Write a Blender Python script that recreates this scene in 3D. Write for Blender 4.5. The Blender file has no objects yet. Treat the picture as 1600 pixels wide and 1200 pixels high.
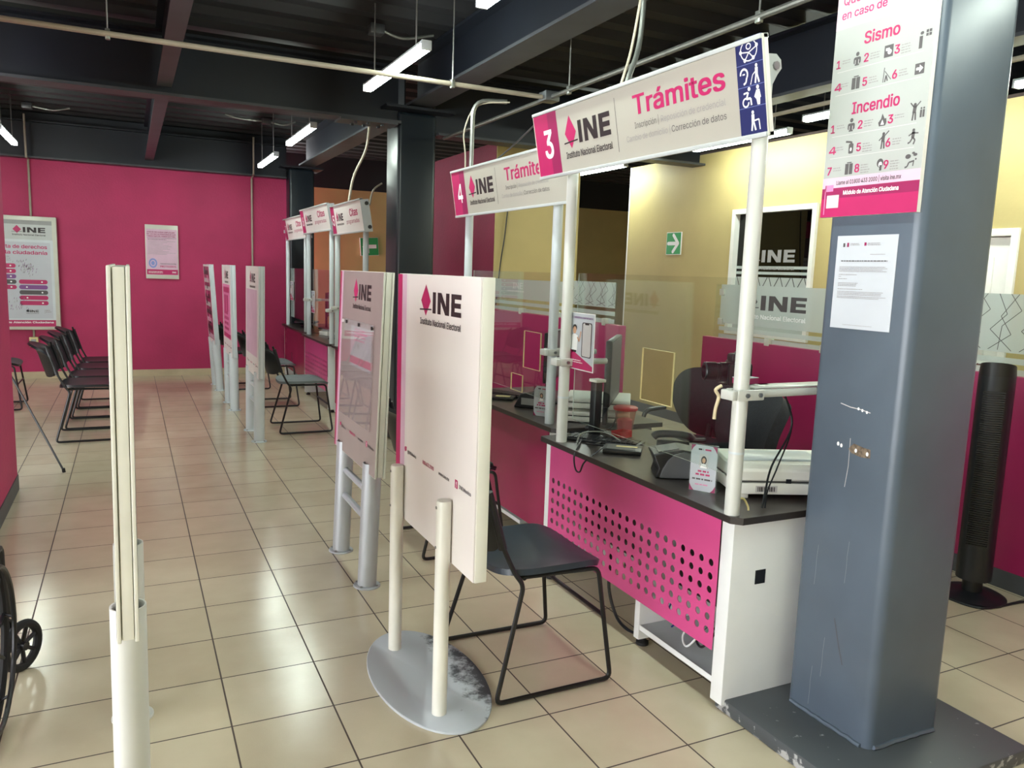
import bpy, bmesh, math, random
from mathutils import Vector, Matrix

random.seed(7)
scene = bpy.context.scene
COL = scene.collection
PI = math.pi

# ------------------------------------------------------------------ camera
YAW, PITCH, ROLL, FPX, EYE = math.radians(26.01), math.radians(-7.99), math.radians(1.985), 1229.0, 1.5
fw = Vector((math.sin(YAW) * math.cos(PITCH), math.cos(YAW) * math.cos(PITCH), math.sin(PITCH)))
rt = Vector((math.cos(YAW), -math.sin(YAW), 0))
up = rt.cross(fw)
rt2 = rt * math.cos(ROLL) + up * math.sin(ROLL)
up2 = -rt * math.sin(ROLL) + up * math.cos(ROLL)
cd = bpy.data.cameras.new('camera')
cam = bpy.data.objects.new('camera', cd)
COL.objects.link(cam)
mw = Matrix((rt2, up2, -fw)).transposed().to_4x4()
mw.translation = Vector((0, 0, EYE))
cam.matrix_world = mw
cd.sensor_width = 36
cd.lens = FPX / 1600 * 36
cd.clip_start = 0.02
cd.clip_end = 100
scene.camera = cam

# ------------------------------------------------------------------ daylight, exposure
SKY_COLOR, SKY_STRENGTH = (0.95, 0.97, 1.0), 2.4
TUBE_STRENGTH = 17.0
EXPOSURE = 2.25
world = bpy.data.worlds.new('daylight')
scene.world = world
world.use_nodes = True
wb = world.node_tree.nodes['Background']
wb.inputs['Color'].default_value = (*SKY_COLOR, 1)
wb.inputs['Strength'].default_value = SKY_STRENGTH
scene.view_settings.view_transform = 'Standard'
scene.view_settings.look = 'None'
scene.view_settings.exposure = EXPOSURE
scene.view_settings.gamma = 1
scene.view_settings.use_curve_mapping = False
scene.cycles.use_denoising = True
scene.cycles.max_bounces = 10
scene.cycles.transparent_max_bounces = 24
scene.cycles.sample_clamp_indirect = 6

# ------------------------------------------------------------------ materials
def lin(c):
    c = c / 255.0
    return c / 12.92 if c <= 0.04045 else ((c + 0.055) / 1.055) ** 2.4

def rgb(*c):
    return (lin(c[0]), lin(c[1]), lin(c[2]), 1)

MATS = {}
def mat(name, c, rough=0.5, metal=0.0, spec=0.5, vary=0.0, scale=8.0, bump=0.0, bscale=60.0, coat=0.0):
    m = bpy.data.materials.new(name)
    m.use_nodes = True
    nt = m.node_tree
    b = nt.nodes['Principled BSDF']
    b.inputs['Base Color'].default_value = rgb(*c)
    b.inputs['Roughness'].default_value = rough
    b.inputs['Metallic'].default_value = metal
    b.inputs['Specular IOR Level'].default_value = spec
    b.inputs['Coat Weight'].default_value = coat
    m.diffuse_color = rgb(*c)
    if vary or bump:
        tc = nt.nodes.new('ShaderNodeTexCoord')
    if vary:
        n = nt.nodes.new('ShaderNodeTexNoise')
        n.inputs['Scale'].default_value = scale
        n.inputs['Detail'].default_value = 4
        r = nt.nodes.new('ShaderNodeValToRGB')
        a, z = rgb(*[max(0, v * (1 - vary)) for v in c]), rgb(*[min(255, v * (1 + vary)) for v in c])
        r.color_ramp.elements[0].color = a
        r.color_ramp.elements[1].color = z
        r.color_ramp.elements[0].position = 0.3
        r.color_ramp.elements[1].position = 0.7
        nt.links.new(tc.outputs['Object'], n.inputs['Vector'])
        nt.links.new(n.outputs['Fac'], r.inputs['Fac'])
        nt.links.new(r.outputs['Color'], b.inputs['Base Color'])
    if bump:
        n2 = nt.nodes.new('ShaderNodeTexNoise')
        n2.inputs['Scale'].default_value = bscale
        n2.inputs['Detail'].default_value = 3
        bp = nt.nodes.new('ShaderNodeBump')
        bp.inputs['Strength'].default_value = bump
        bp.inputs['Distance'].default_value = 0.01
        nt.links.new(tc.outputs['Object'], n2.inputs['Vector'])
        nt.links.new(n2.outputs['Fac'], bp.inputs['Height'])
        nt.links.new(bp.outputs['Normal'], b.inputs['Normal'])
    MATS[name] = m
    return m

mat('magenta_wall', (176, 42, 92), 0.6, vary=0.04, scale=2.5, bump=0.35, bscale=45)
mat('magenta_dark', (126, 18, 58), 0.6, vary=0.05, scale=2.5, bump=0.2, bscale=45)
mat('magenta_board', (164, 38, 92), 0.35, vary=0.03, scale=3)
mat('desk_pink', (208, 78, 138), 0.3, vary=0.03, scale=3)
mat('desk_red', (160, 40, 86), 0.25, vary=0.03, scale=3)
mat('ochre_wall', (192, 174, 118), 0.55, vary=0.03, scale=2, bump=0.1, bscale=40)
mat('skirting', (190, 176, 146), 0.35, vary=0.05, scale=5)
mat('grey_band', (72, 74, 78), 0.5, vary=0.05)
mat('far_column_dark', (24, 32, 40), 0.35, vary=0.05, scale=3)  # darker than column_paint, for the two far columns
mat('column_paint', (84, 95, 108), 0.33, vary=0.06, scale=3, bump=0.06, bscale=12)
mat('beam_paint', (22, 27, 38), 0.5, vary=0.08, scale=3)
mat('lit_flange', (66, 69, 75), 0.5, vary=0.08, scale=4)  # lighter than beam_paint: the lit look of lower flanges is coloured in
mat('deck_paint', (28, 28, 33), 0.6, vary=0.12, scale=3)
mat('conduit', (140, 142, 138), 0.4, metal=0.8, vary=0.06, scale=20)
mat('pale_conduit', (166, 158, 142), 0.45, vary=0.05)
mat('rod', (150, 150, 148), 0.4, metal=0.8, vary=0.04)
mat('box_steel', (110, 114, 118), 0.4, metal=0.7, vary=0.08)
mat('white_enamel', (208, 209, 204), 0.32, vary=0.015, scale=6)
mat('cream_enamel', (230, 229, 219), 0.35, vary=0.02, scale=6)
mat('silver_enamel', (176, 180, 184), 0.34, metal=0.25, vary=0.02)
mat('grey_enamel', (190, 196, 196), 0.35, vary=0.02)
mat('cool_enamel', (206, 214, 218), 0.35, vary=0.015)
mat('frame_alu', (206, 206, 194), 0.35, metal=0.1, vary=0.02)
mat('sign_print', (175, 172, 161), 0.45, vary=0.01, scale=4)
mat('poster_print', (170, 173, 170), 0.45, vary=0.01, scale=4)
mat('print_white', (232, 227, 224), 0.4, vary=0.01, scale=4)
mat('print_pale', (236, 230, 226), 0.35, vary=0.01, scale=4)
mat('print_beige', (152, 139, 134), 0.35, vary=0.02)
mat('ink_magenta', (184, 34, 98), 0.4, vary=0.02)
mat('ink_dark_magenta', (150, 30, 86), 0.4, vary=0.02)
mat('ink_black', (42, 34, 38), 0.45, vary=0.02)
mat('ink_grey', (150, 146, 146), 0.5, vary=0.02)
mat('ink_darkgrey', (84, 80, 82), 0.5, vary=0.02)
mat('ink_lightgrey', (198, 194, 194), 0.5, vary=0.02)
mat('ink_pink', (226, 130, 176), 0.4, vary=0.02)
mat('ink_lilac', (214, 180, 200), 0.4, vary=0.03)
mat('ink_purple', (128, 74, 140), 0.4, vary=0.02)
mat('ink_white', (244, 244, 244), 0.4, vary=0.01)
mat('ink_blue', (32, 44, 96), 0.35, vary=0.02)
mat('ink_paleblue', (130, 146, 206), 0.4, vary=0.03)
mat('ink_skin', (206, 160, 130), 0.5, vary=0.02)
mat('exit_green', (16, 150, 72), 0.35, vary=0.03)
mat('paper', (193, 197, 205), 0.6, vary=0.01)
mat('black_metal', (15, 15, 17), 0.38, vary=0.05, spec=0.5)
mat('black_plastic', (24, 26, 31), 0.38, vary=0.06, scale=20)
mat('seat_blue', (44, 54, 66), 0.36, vary=0.06, scale=14)
mat('seat_grey', (112, 124, 126), 0.5, vary=0.06, scale=14)
mat('black_fabric', (34, 36, 42), 0.75, vary=0.12, scale=60, bump=0.2, bscale=200)
mat('rubber', (26, 26, 28), 0.7, vary=0.1)
mat('worktop', (62, 56, 54), 0.3, vary=0.12, scale=14)
mat('edge_band', (48, 42, 40), 0.4, vary=0.06)
mat('laminate', (232, 234, 234), 0.4, vary=0.01)
mat('shelf_grey', (168, 172, 176), 0.45, vary=0.03)
mat('device_white', (232, 230, 222), 0.4, vary=0.015)
mat('device_grey', (150, 152, 152), 0.4, vary=0.03)
mat('device_seam', (70, 70, 70), 0.5, vary=0.03)
mat('screen', (92, 94, 98), 0.4, vary=0.03)
mat('chrome', (210, 212, 214), 0.15, metal=1.0, vary=0.02)
mat('red_plastic', (196, 30, 40), 0.4, vary=0.05)
mat('pink_plastic', (232, 70, 150), 0.4, vary=0.08)
mat('cream_plastic', (222, 208, 150), 0.45, vary=0.03)
mat('bone_cord', (222, 206, 172), 0.8, vary=0.05)
mat('white_paint', (236, 234, 228), 0.4, vary=0.02)
mat('window_dark', (20, 17, 17), 0.05, vary=0.2)
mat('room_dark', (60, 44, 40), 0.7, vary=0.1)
mat('blue_cable', (30, 50, 120), 0.5, vary=0.05)
mat('screw', (150, 150, 150), 0.3, metal=0.9, vary=0.05)
mat('rust', (104, 90, 76), 0.8, vary=0.35, scale=70)

def glass_mat(name, tint, film=0.0, film_c=(255, 255, 255), rough=0.0):
    """thin clear sheet: straight-through light plus mirror reflection by Fresnel; optional translucent film"""
    m = bpy.data.materials.new(name)
    m.use_nodes = True
    nt = m.node_tree
    nt.nodes.clear()
    out = nt.nodes.new('ShaderNodeOutputMaterial')
    tr = nt.nodes.new('ShaderNodeBsdfTransparent')
    tr.inputs['Color'].default_value = rgb(*tint)
    gl = nt.nodes.new('ShaderNodeBsdfGlossy')
    gl.inputs['Roughness'].default_value = rough
    fr = nt.nodes.new('ShaderNodeFresnel')
    ge = nt.nodes.new('ShaderNodeNewGeometry')          # same reflectance from either side of the thin sheet
    io = nt.nodes.new('ShaderNodeMapRange')
    io.inputs['To Min'].default_value = 1.5
    io.inputs['To Max'].default_value = 1 / 1.5
    nt.links.new(ge.outputs['Backfacing'], io.inputs['Value'])
    nt.links.new(io.outputs['Result'], fr.inputs['IOR'])
    mx = nt.nodes.new('ShaderNodeMixShader')
    nt.links.new(fr.outputs['Fac'], mx.inputs['Fac'])
    last = tr
    if film:
        tc = nt.nodes.new('ShaderNodeTexCoord')
        ns = nt.nodes.new('ShaderNodeTexNoise')
        ns.inputs['Scale'].default_value = 3
        rp = nt.nodes.new('ShaderNodeMapRange')
        rp.inputs['To Min'].default_value = film - 0.04
        rp.inputs['To Max'].default_value = film + 0.04
        nt.links.new(tc.outputs['Object'], ns.inputs['Vector'])
        nt.links.new(ns.outputs['Fac'], rp.inputs['Value'])
        df = nt.nodes.new('ShaderNodeBsdfDiffuse')
        df.inputs['Color'].default_value = rgb(*film_c)
        m2 = nt.nodes.new('ShaderNodeMixShader')
        nt.links.new(rp.outputs['Result'], m2.inputs['Fac'])
        nt.links.new(tr.outputs[0], m2.inputs[1])
        nt.links.new(df.outputs[0], m2.inputs[2])
        last = m2
    nt.links.new(last.outputs[0], mx.inputs[1])
    nt.links.new(gl.outputs[0], mx.inputs[2])
    nt.links.new(mx.outputs[0], out.inputs['Surface'])
    MATS[name] = m

glass_mat('clear_glass', (249, 253, 251))
glass_mat('frosted_film', (236, 244, 242), 0.74, (206, 214, 210))
glass_mat('acrylic', (246, 250, 250))
glass_mat('pocket_acrylic', (250, 247, 247), 0.14, (226, 214, 214), 0.02)
glass_mat('tub_plastic', (240, 214, 200), 0.28, (236, 190, 170))
glass_mat('tinted_glass', (104, 92, 86))

def emit_mat(name, c, s):
    m = bpy.data.materials.new(name)
    m.use_nodes = True
    nt = m.node_tree
    b = nt.nodes['Principled BSDF']
    b.inputs['Base Color'].default_value = rgb(*c)
    b.inputs['Emission Color'].default_value = rgb(*c)
    b.inputs['Emission Strength'].default_value = s
    MATS[name] = m
emit_mat('led_glow', (238, 252, 240), TUBE_STRENGTH)

def floor_mat():
    m = bpy.data.materials.new('floor_tile')
    m.use_nodes = True
    nt = m.node_tree
    L = nt.links.new
    b = nt.nodes['Principled BSDF']
    tc = nt.nodes.new('ShaderNodeTexCoord')
    sp = nt.nodes.new('ShaderNodeSeparateXYZ')
    L(tc.outputs['Object'], sp.inputs[0])
    def math_(op, a, bb=None):
        n = nt.nodes.new('ShaderNodeMath')
        n.operation = op
        for i, v in enumerate((a, bb)):
            if v is None:
                continue
            if isinstance(v, (int, float)):
                n.inputs[i].default_value = v
            else:
                L(v, n.inputs[i])
        return n.outputs[0]
    T = 3.0
    ux = math_('ADD', math_('MULTIPLY', sp.outputs['X'], T), 0.2208)
    uy = math_('ADD', math_('MULTIPLY', sp.outputs['Y'], T), -0.6007)
    def edge(u):
        f = math_('FRACT', u)
        return math_('MINIMUM', f, math_('SUBTRACT', 1.0, f))
    d = math_('MINIMUM', edge(ux), edge(uy))
    grout = math_('LESS_THAN', d, 0.0085)
    cmb = nt.nodes.new('ShaderNodeCombineXYZ')
    L(math_('FLOOR', ux), cmb.inputs[0])
    L(math_('FLOOR', uy), cmb.inputs[1])
    wn = nt.nodes.new('ShaderNodeTexWhiteNoise')
    L(cmb.outputs[0], wn.inputs['Vector'])
    ns = nt.nodes.new('ShaderNodeTexNoise')
    ns.inputs['Scale'].default_value = 6
    ns.inputs['Detail'].default_value = 6
    L(tc.outputs['Object'], ns.inputs['Vector'])
    mixv = math_('ADD', math_('MULTIPLY', wn.outputs['Value'], 0.3), math_('MULTIPLY', ns.outputs['Fac'], 0.7))
    rp = nt.nodes.new('ShaderNodeValToRGB')
    rp.color_ramp.elements[0].color = rgb(198, 184, 158)
    rp.color_ramp.elements[1].color = rgb(212, 200, 174)
    rp.color_ramp.elements[0].position = 0.25
    rp.color_ramp.elements[1].position = 0.75
    L(mixv, rp.inputs['Fac'])
    mc = nt.nodes.new('ShaderNodeMix')
    mc.data_type = 'RGBA'
    L(grout, mc.inputs[0])
    L(rp.outputs['Color'], mc.inputs[6])
    mc.inputs[7].default_value = rgb(70, 56, 48)
    L(mc.outputs[2], b.inputs['Base Color'])
    ro = math_('ADD', math_('MULTIPLY', grout, 0.5), 0.165)
    L(ro, b.inputs['Roughness'])
    b.inputs['Specular IOR Level'].default_value = 0.65
    n2 = nt.nodes.new('ShaderNodeTexNoise')
    n2.inputs['Scale'].default_value = 210
    n2.inputs['Detail'].default_value = 2
    L(tc.outputs['Object'], n2.inputs['Vector'])
    hh = math_('SUBTRACT', math_('MULTIPLY', n2.outputs['Fac'], 0.30), math_('MULTIPLY', grout, 1.0))
    bp = nt.nodes.new('ShaderNodeBump')
    bp.inputs['Strength'].default_value = 0.22
    bp.inputs['Distance'].default_value = 0.004
    L(hh, bp.inputs['Height'])
    L(bp.outputs['Normal'], b.inputs['Normal'])
    MATS['floor_tile'] = m
floor_mat()

def worn_plate_mat():
    """grey-white painted steel plate, the paint scuffed to dark metal along one side"""
    m = bpy.data.materials.new('worn_plate')
    m.use_nodes = True
    nt = m.node_tree
    L = nt.links.new
    b = nt.nodes['Principled BSDF']
    b.inputs['Roughness'].default_value = 0.4
    tc = nt.nodes.new('ShaderNodeTexCoord')
    sp = nt.nodes.new('ShaderNodeSeparateXYZ')
    L(tc.outputs['Object'], sp.inputs[0])
    ns = nt.nodes.new('ShaderNodeTexNoise')
    ns.inputs['Scale'].default_value = 14
    ns.inputs['Detail'].default_value = 9
    ns.inputs['Roughness'].default_value = 0.72
    L(tc.outputs['Object'], ns.inputs['Vector'])
    a = nt.nodes.new('ShaderNodeMath'); a.operation = 'MULTIPLY_ADD'
    L(sp.outputs['X'], a.inputs[0]); a.inputs[1].default_value = 2.1; a.inputs[2].default_value = -0.26
    a2 = nt.nodes.new('ShaderNodeMath'); a2.operation = 'ADD'
    L(a.outputs[0], a2.inputs[0]); L(ns.outputs['Fac'], a2.inputs[1])
    r = nt.nodes.new('ShaderNodeValToRGB')
    r.color_ramp.elements[0].color = rgb(192, 198, 204); r.color_ramp.elements[0].position = 0.46
    r.color_ramp.elements[1].color = rgb(66, 68, 74); r.color_ramp.elements[1].position = 0.60
    L(a2.outputs[0], r.inputs['Fac'])
    L(r.outputs['Color'], b.inputs['Base Color'])
    MATS['worn_plate'] = m
worn_plate_mat()

def plinth_mat():
    m = bpy.data.materials.new('plinth_paint')
    m.use_nodes = True
    nt = m.node_tree
    b = nt.nodes['Principled BSDF']
    b.inputs['Roughness'].default_value = 0.45
    tc = nt.nodes.new('ShaderNodeTexCoord')
    ns = nt.nodes.new('ShaderNodeTexNoise')
    ns.inputs['Scale'].default_value = 26
    ns.inputs['Detail'].default_value = 8
    r = nt.nodes.new('ShaderNodeValToRGB')
    r.color_ramp.elements[0].color = rgb(72, 76, 80); r.color_ramp.elements[0].position = 0.66
    r.color_ramp.elements[1].color = rgb(170, 170, 170); r.color_ramp.elements[1].position = 0.72
    nt.links.new(tc.outputs['Object'], ns.inputs['Vector'])
    ge = nt.nodes.new('ShaderNodeNewGeometry')           # the plate's upright edges are chipped, its top hardly
    sp = nt.nodes.new('ShaderNodeSeparateXYZ')
    ad = nt.nodes.new('ShaderNodeMath'); ad.operation = 'MULTIPLY_ADD'
    nt.links.new(ge.outputs['True Normal'], sp.inputs[0])
    nt.links.new(sp.outputs['Z'], ad.inputs[0]); ad.inputs[1].default_value = -0.16
    nt.links.new(ns.outputs['Fac'], ad.inputs[2])
    ad2 = nt.nodes.new('ShaderNodeMath'); ad2.operation = 'ADD'; ad2.inputs[1].default_value = 0.13
    nt.links.new(ad.outputs[0], ad2.inputs[0])
    nt.links.new(ad2.outputs[0], r.inputs['Fac'])
    nt.links.new(r.outputs['Color'], b.inputs['Base Color'])
    MATS['plinth_paint'] = m
plinth_mat()

# ------------------------------------------------------------------ text outlines
_TC = {}
import os
try:        # the plain sans typeface that ships inside Blender itself
    FONT = bpy.data.fonts.load(os.path.join(bpy.utils.system_resource('DATAFILES'), 'fonts', 'Inter.woff2'))
except Exception:
    FONT = None
def text_geo(s, bold):
    k = (s, bold)
    if k in _TC:
        return _TC[k]
    if s == '4':
        h, w = CAP, (0.15 if bold else 0.10) * CAP / 0.7
        vs = [(0.37, 0), (0.37 + w, 0), (0.37 + w, h), (0.37, h), (0, 0.2 * h), (0.60, 0.2 * h), (0.60, 0.2 * h + w * 0.9), (0, 0.2 * h + w * 0.9),
              (0, 0.2 * h + w * 0.85), (w * 1.15, 0.2 * h + w * 0.85), (0.37 + w * 0.7, h), (0.37 - w * 0.35, h)]
        _TC[k] = (vs, [(0, 1, 2, 3), (4, 5, 6, 7), (8, 9, 10, 11)])
        return _TC[k]
    cu = bpy.data.curves.new('t', 'FONT')
    cu.body = s
    if FONT: cu.font = FONT
    cu.size = 1
    cu.resolution_u = 3
    cu.fill_mode = 'FRONT'
    o = bpy.data.objects.new('t', cu)
    COL.objects.link(o)
    dg = bpy.context.evaluated_depsgraph_get()
    me = bpy.data.meshes.new_from_object(o.evaluated_get(dg))
    vs = [(v.co.x, v.co.y) for v in me.vertices]
    fs = [tuple(p.vertices) for p in me.polygons]
    if bold:        # heavier strokes: the glyphs laid over themselves, slightly shifted
        n, d = len(vs), 0.019
        v0, f0 = vs, fs
        vs = [(x * 1.0 + a, y + b) for a, b in ((-d, -d * .6), (d, -d * .6), (-d, d * .6), (d, d * .6), (0, 0)) for x, y in v0]
        fs = [tuple(i + n * k for i in f) for k in range(5) for f in f0]
    bpy.data.objects.remove(o)
    bpy.data.curves.remove(cu)
    bpy.data.meshes.remove(me)
    _TC[k] = (vs, fs)
    return _TC[k]
_hv = text_geo('H', False)[0]
CAP = max(v[1] for v in _hv) - min(v[1] for v in _hv)

# ------------------------------------------------------------------ mesh builder
WM = {}          # object -> world matrix

class MB:
    def __init__(s, xf=None):
        s.v, s.f, s.m, s.mats = [], [], [], []
        s.xf = xf
    def mi(s, name):
        if name not in s.mats:
            s.mats.append(name)
        return s.mats.index(name)
    def add(s, vs, fs, m):
        n = len(s.v)
        s.v += [(s.xf @ Vector(p)) if s.xf else Vector(p) for p in vs]
        k = s.mi(m)
        for f in fs:
            s.f.append([i + n for i in f])
            s.m.append(k)
        return s
    def box(s, x0, x1, y0, y1, z0, z1, m, b=0.0, seg=2):
        x0, x1 = sorted((x0, x1)); y0, y1 = sorted((y0, y1)); z0, z1 = sorted((z0, z1))
        if b <= 0:
            vs = [(x, y, z) for x in (x0, x1) for y in (y0, y1) for z in (z0, z1)]
            return s.add(vs, [(0, 1, 3, 2), (4, 6, 7, 5), (0, 4, 5, 1), (2, 3, 7, 6), (0, 2, 6, 4), (1, 5, 7, 3)], m)
        bm = bmesh.new()
        bmesh.ops.create_cube(bm, size=1)
        for v in bm.verts:
            v.co = Vector(((x0 + x1) / 2 + v.co.x * (x1 - x0), (y0 + y1) / 2 + v.co.y * (y1 - y0), (z0 + z1) / 2 + v.co.z * (z1 - z0)))
        bmesh.ops.bevel(bm, geom=bm.edges[:], offset=min(b, 0.45 * min(x1 - x0, y1 - y0, z1 - z0)), segments=seg, profile=0.5, affect='EDGES')
        bm.verts.index_update()
        s.add([v.co.copy() for v in bm.verts], [[v.index for v in f.verts] for f in bm.faces], m)
        bm.free()
        return s
    def tube(s, pts, r, m, seg=8, cap=True, closed=False):
        pts = [Vector(p) for p in pts]
        n = len(pts)
        rs = r if isinstance(r, (list, tuple)) else [r] * n
        vs, fs = [], []
        t0 = (pts[1] - pts[0]).normalized()
        ref = Vector((0, 0, 1)) if abs(t0.z) < 0.9 else Vector((1, 0, 0))
        nrm = t0.cross(ref).normalized()
        for i, p in enumerate(pts):
            if closed:
                t = (pts[(i + 1) % n] - pts[i - 1]).normalized()
            else:
                a = pts[max(i - 1, 0)]; b = pts[min(i + 1, n - 1)]
                t = (b - a).normalized()
            nrm = (nrm - t * nrm.dot(t)).normalized()
            bn = t.cross(nrm)
            for k in range(seg):
                a = 2 * PI * k / seg
                vs.append(p + (nrm * math.cos(a) + bn * math.sin(a)) * rs[i])
        for i in range(n if closed else n - 1):
            for k in range(seg):
                a, b = i * seg + k, i * seg + (k + 1) % seg
                c, d = ((i + 1) % n) * seg + (k + 1) % seg, ((i + 1) % n) * seg + k
                fs.append((a, b, c, d))
        if cap and not closed:
            fs.append(tuple(range(seg))[::-1])
            fs.append(tuple((n - 1) * seg + k for k in range(seg)))
        return s.add(vs, fs, m)
    def cyl(s, p0, p1, r, m, seg=20, r1=None):
        return s.tube([p0, p1], [r, r if r1 is None else r1], m, seg)
    def lathe(s, prof, c, m, seg=32, sx=1.0, sy=1.0):
        vs, fs = [], []
        n = len(prof)
        for i in range(seg):
            a = 2 * PI * i / seg
            for r, z in prof:
                vs.append((c[0] + r * sx * math.cos(a), c[1] + r * sy * math.sin(a), c[2] + z))
        for i in range(seg):
            j = (i + 1) % seg
            for k in range(n - 1):
                fs.append((i * n + k, j * n + k, j * n + k + 1, i * n + k + 1))
        if prof[0][0] > 1e-6:
            fs.append(tuple(i * n for i in range(seg))[::-1])
        if prof[-1][0] > 1e-6:
            fs.append(tuple(i * n + n - 1 for i in range(seg)))
        return s.add(vs, fs, m)
    def prism(s, out, axis, a0, a1, m):
        """outline of 2D points extruded along axis ('x': pts are (y,z); 'y': (x,z); 'z': (x,y))"""
        def P(p, a):
            return {'x': (a, p[0], p[1]), 'y': (p[0], a, p[1]), 'z': (p[0], p[1], a)}[axis]
        n = len(out)
        vs = [P(p, a0) for p in out] + [P(p, a1) for p in out]
        fs = [tuple(range(n)), tuple(range(2 * n - 1, n - 1, -1))]
        for i in range(n):
            j = (i + 1) % n
            fs.append((i, i + n, j + n, j))
        return s.add(vs, fs, m)
    def slab(s, fn, nu, nv, th, m, p=4.0):
        """soft-cornered curved sheet: fn(u,v) in [-1,1] -> point; th = thickness along the local normal"""
        def sq(u, v):
            r = max(abs(u), abs(v))
            if r < 1e-9:
                return 0.0, 0.0
            k = r / ((abs(u) ** p + abs(v) ** p) ** (1 / p))
            return u * k, v * k
        top = []
        for i in range(nu + 1):
            for j in range(nv + 1):
                u, v = sq(-1 + 2 * i / nu, -1 + 2 * j / nv)
                q = Vector(fn(u, v))
                e = 1e-3
                n = (Vector(fn(u + e, v)) - q).cross(Vector(fn(u, v + e)) - q).normalized()
                top.append((q, n))
        N = len(top)
        vs = [q + n * th / 2 for q, n in top] + [q - n * th / 2 for q, n in top]
        fs = []
        W = nv + 1
        for i in range(nu):
            for j in range(nv):
                a = i * W + j
                fs.append((a, a + W, a + W + 1, a + 1))
                fs.append((a + N, a + 1 + N, a + W + 1 + N, a + W + N))
        ring = [j for j in range(W)] + [i * W + nv for i in range(1, nu + 1)] + [nu * W + j for j in range(nv - 1, -1, -1)] + [i * W for i in range(nu - 1, 0, -1)]
        for a, b in zip(ring, ring[1:] + ring[:1]):
            fs.append((a, b, b + N, a + N))
        return s.add(vs, fs, m)
    def build(s, name, parent=None, smooth=35, origin=None, bevel=0):
        me = bpy.data.meshes.new(name)
        if parent is not None:
            W = WM[parent]
            inv = W.inverted()
            vs = [inv @ v for v in s.v]
            WM_new = W
        else:
            if origin is None:
                xs = [v.x for v in s.v]; ys = [v.y for v in s.v]; zs = [v.z for v in s.v]
                origin = ((min(xs) + max(xs)) / 2, (min(ys) + max(ys)) / 2, min(zs))
            T = Matrix.Translation(Vector(origin))
            vs = [v - Vector(origin) for v in s.v]
            WM_new = T
        me.from_pydata([tuple(v) for v in vs], [], s.f)
        for n in s.mats:
            me.materials.append(MATS[n])
        me.polygons.foreach_set('material_index', s.m)
        bm = bmesh.new()
        bm.from_mesh(me)
        if not s.flat():
            bmesh.ops.recalc_face_normals(bm, faces=bm.faces[:])
        bm.to_mesh(me)
        bm.free()
        if smooth:
            me.shade_smooth()
            me.set_sharp_from_angle(angle=math.radians(smooth))
        me.update()
        o = bpy.data.objects.new(name, me)
        COL.objects.link(o)
        if parent is not None:
            o.parent = parent
        else:
            o.location = origin
        WM[o] = WM_new
        if bevel:
            b = o.modifiers.new('bevel', 'BEVEL')
            b.width = bevel; b.segments = 2; b.limit_method = 'ANGLE'
        return o
    _flat = False
    def flat(s):
        return s._flat

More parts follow.
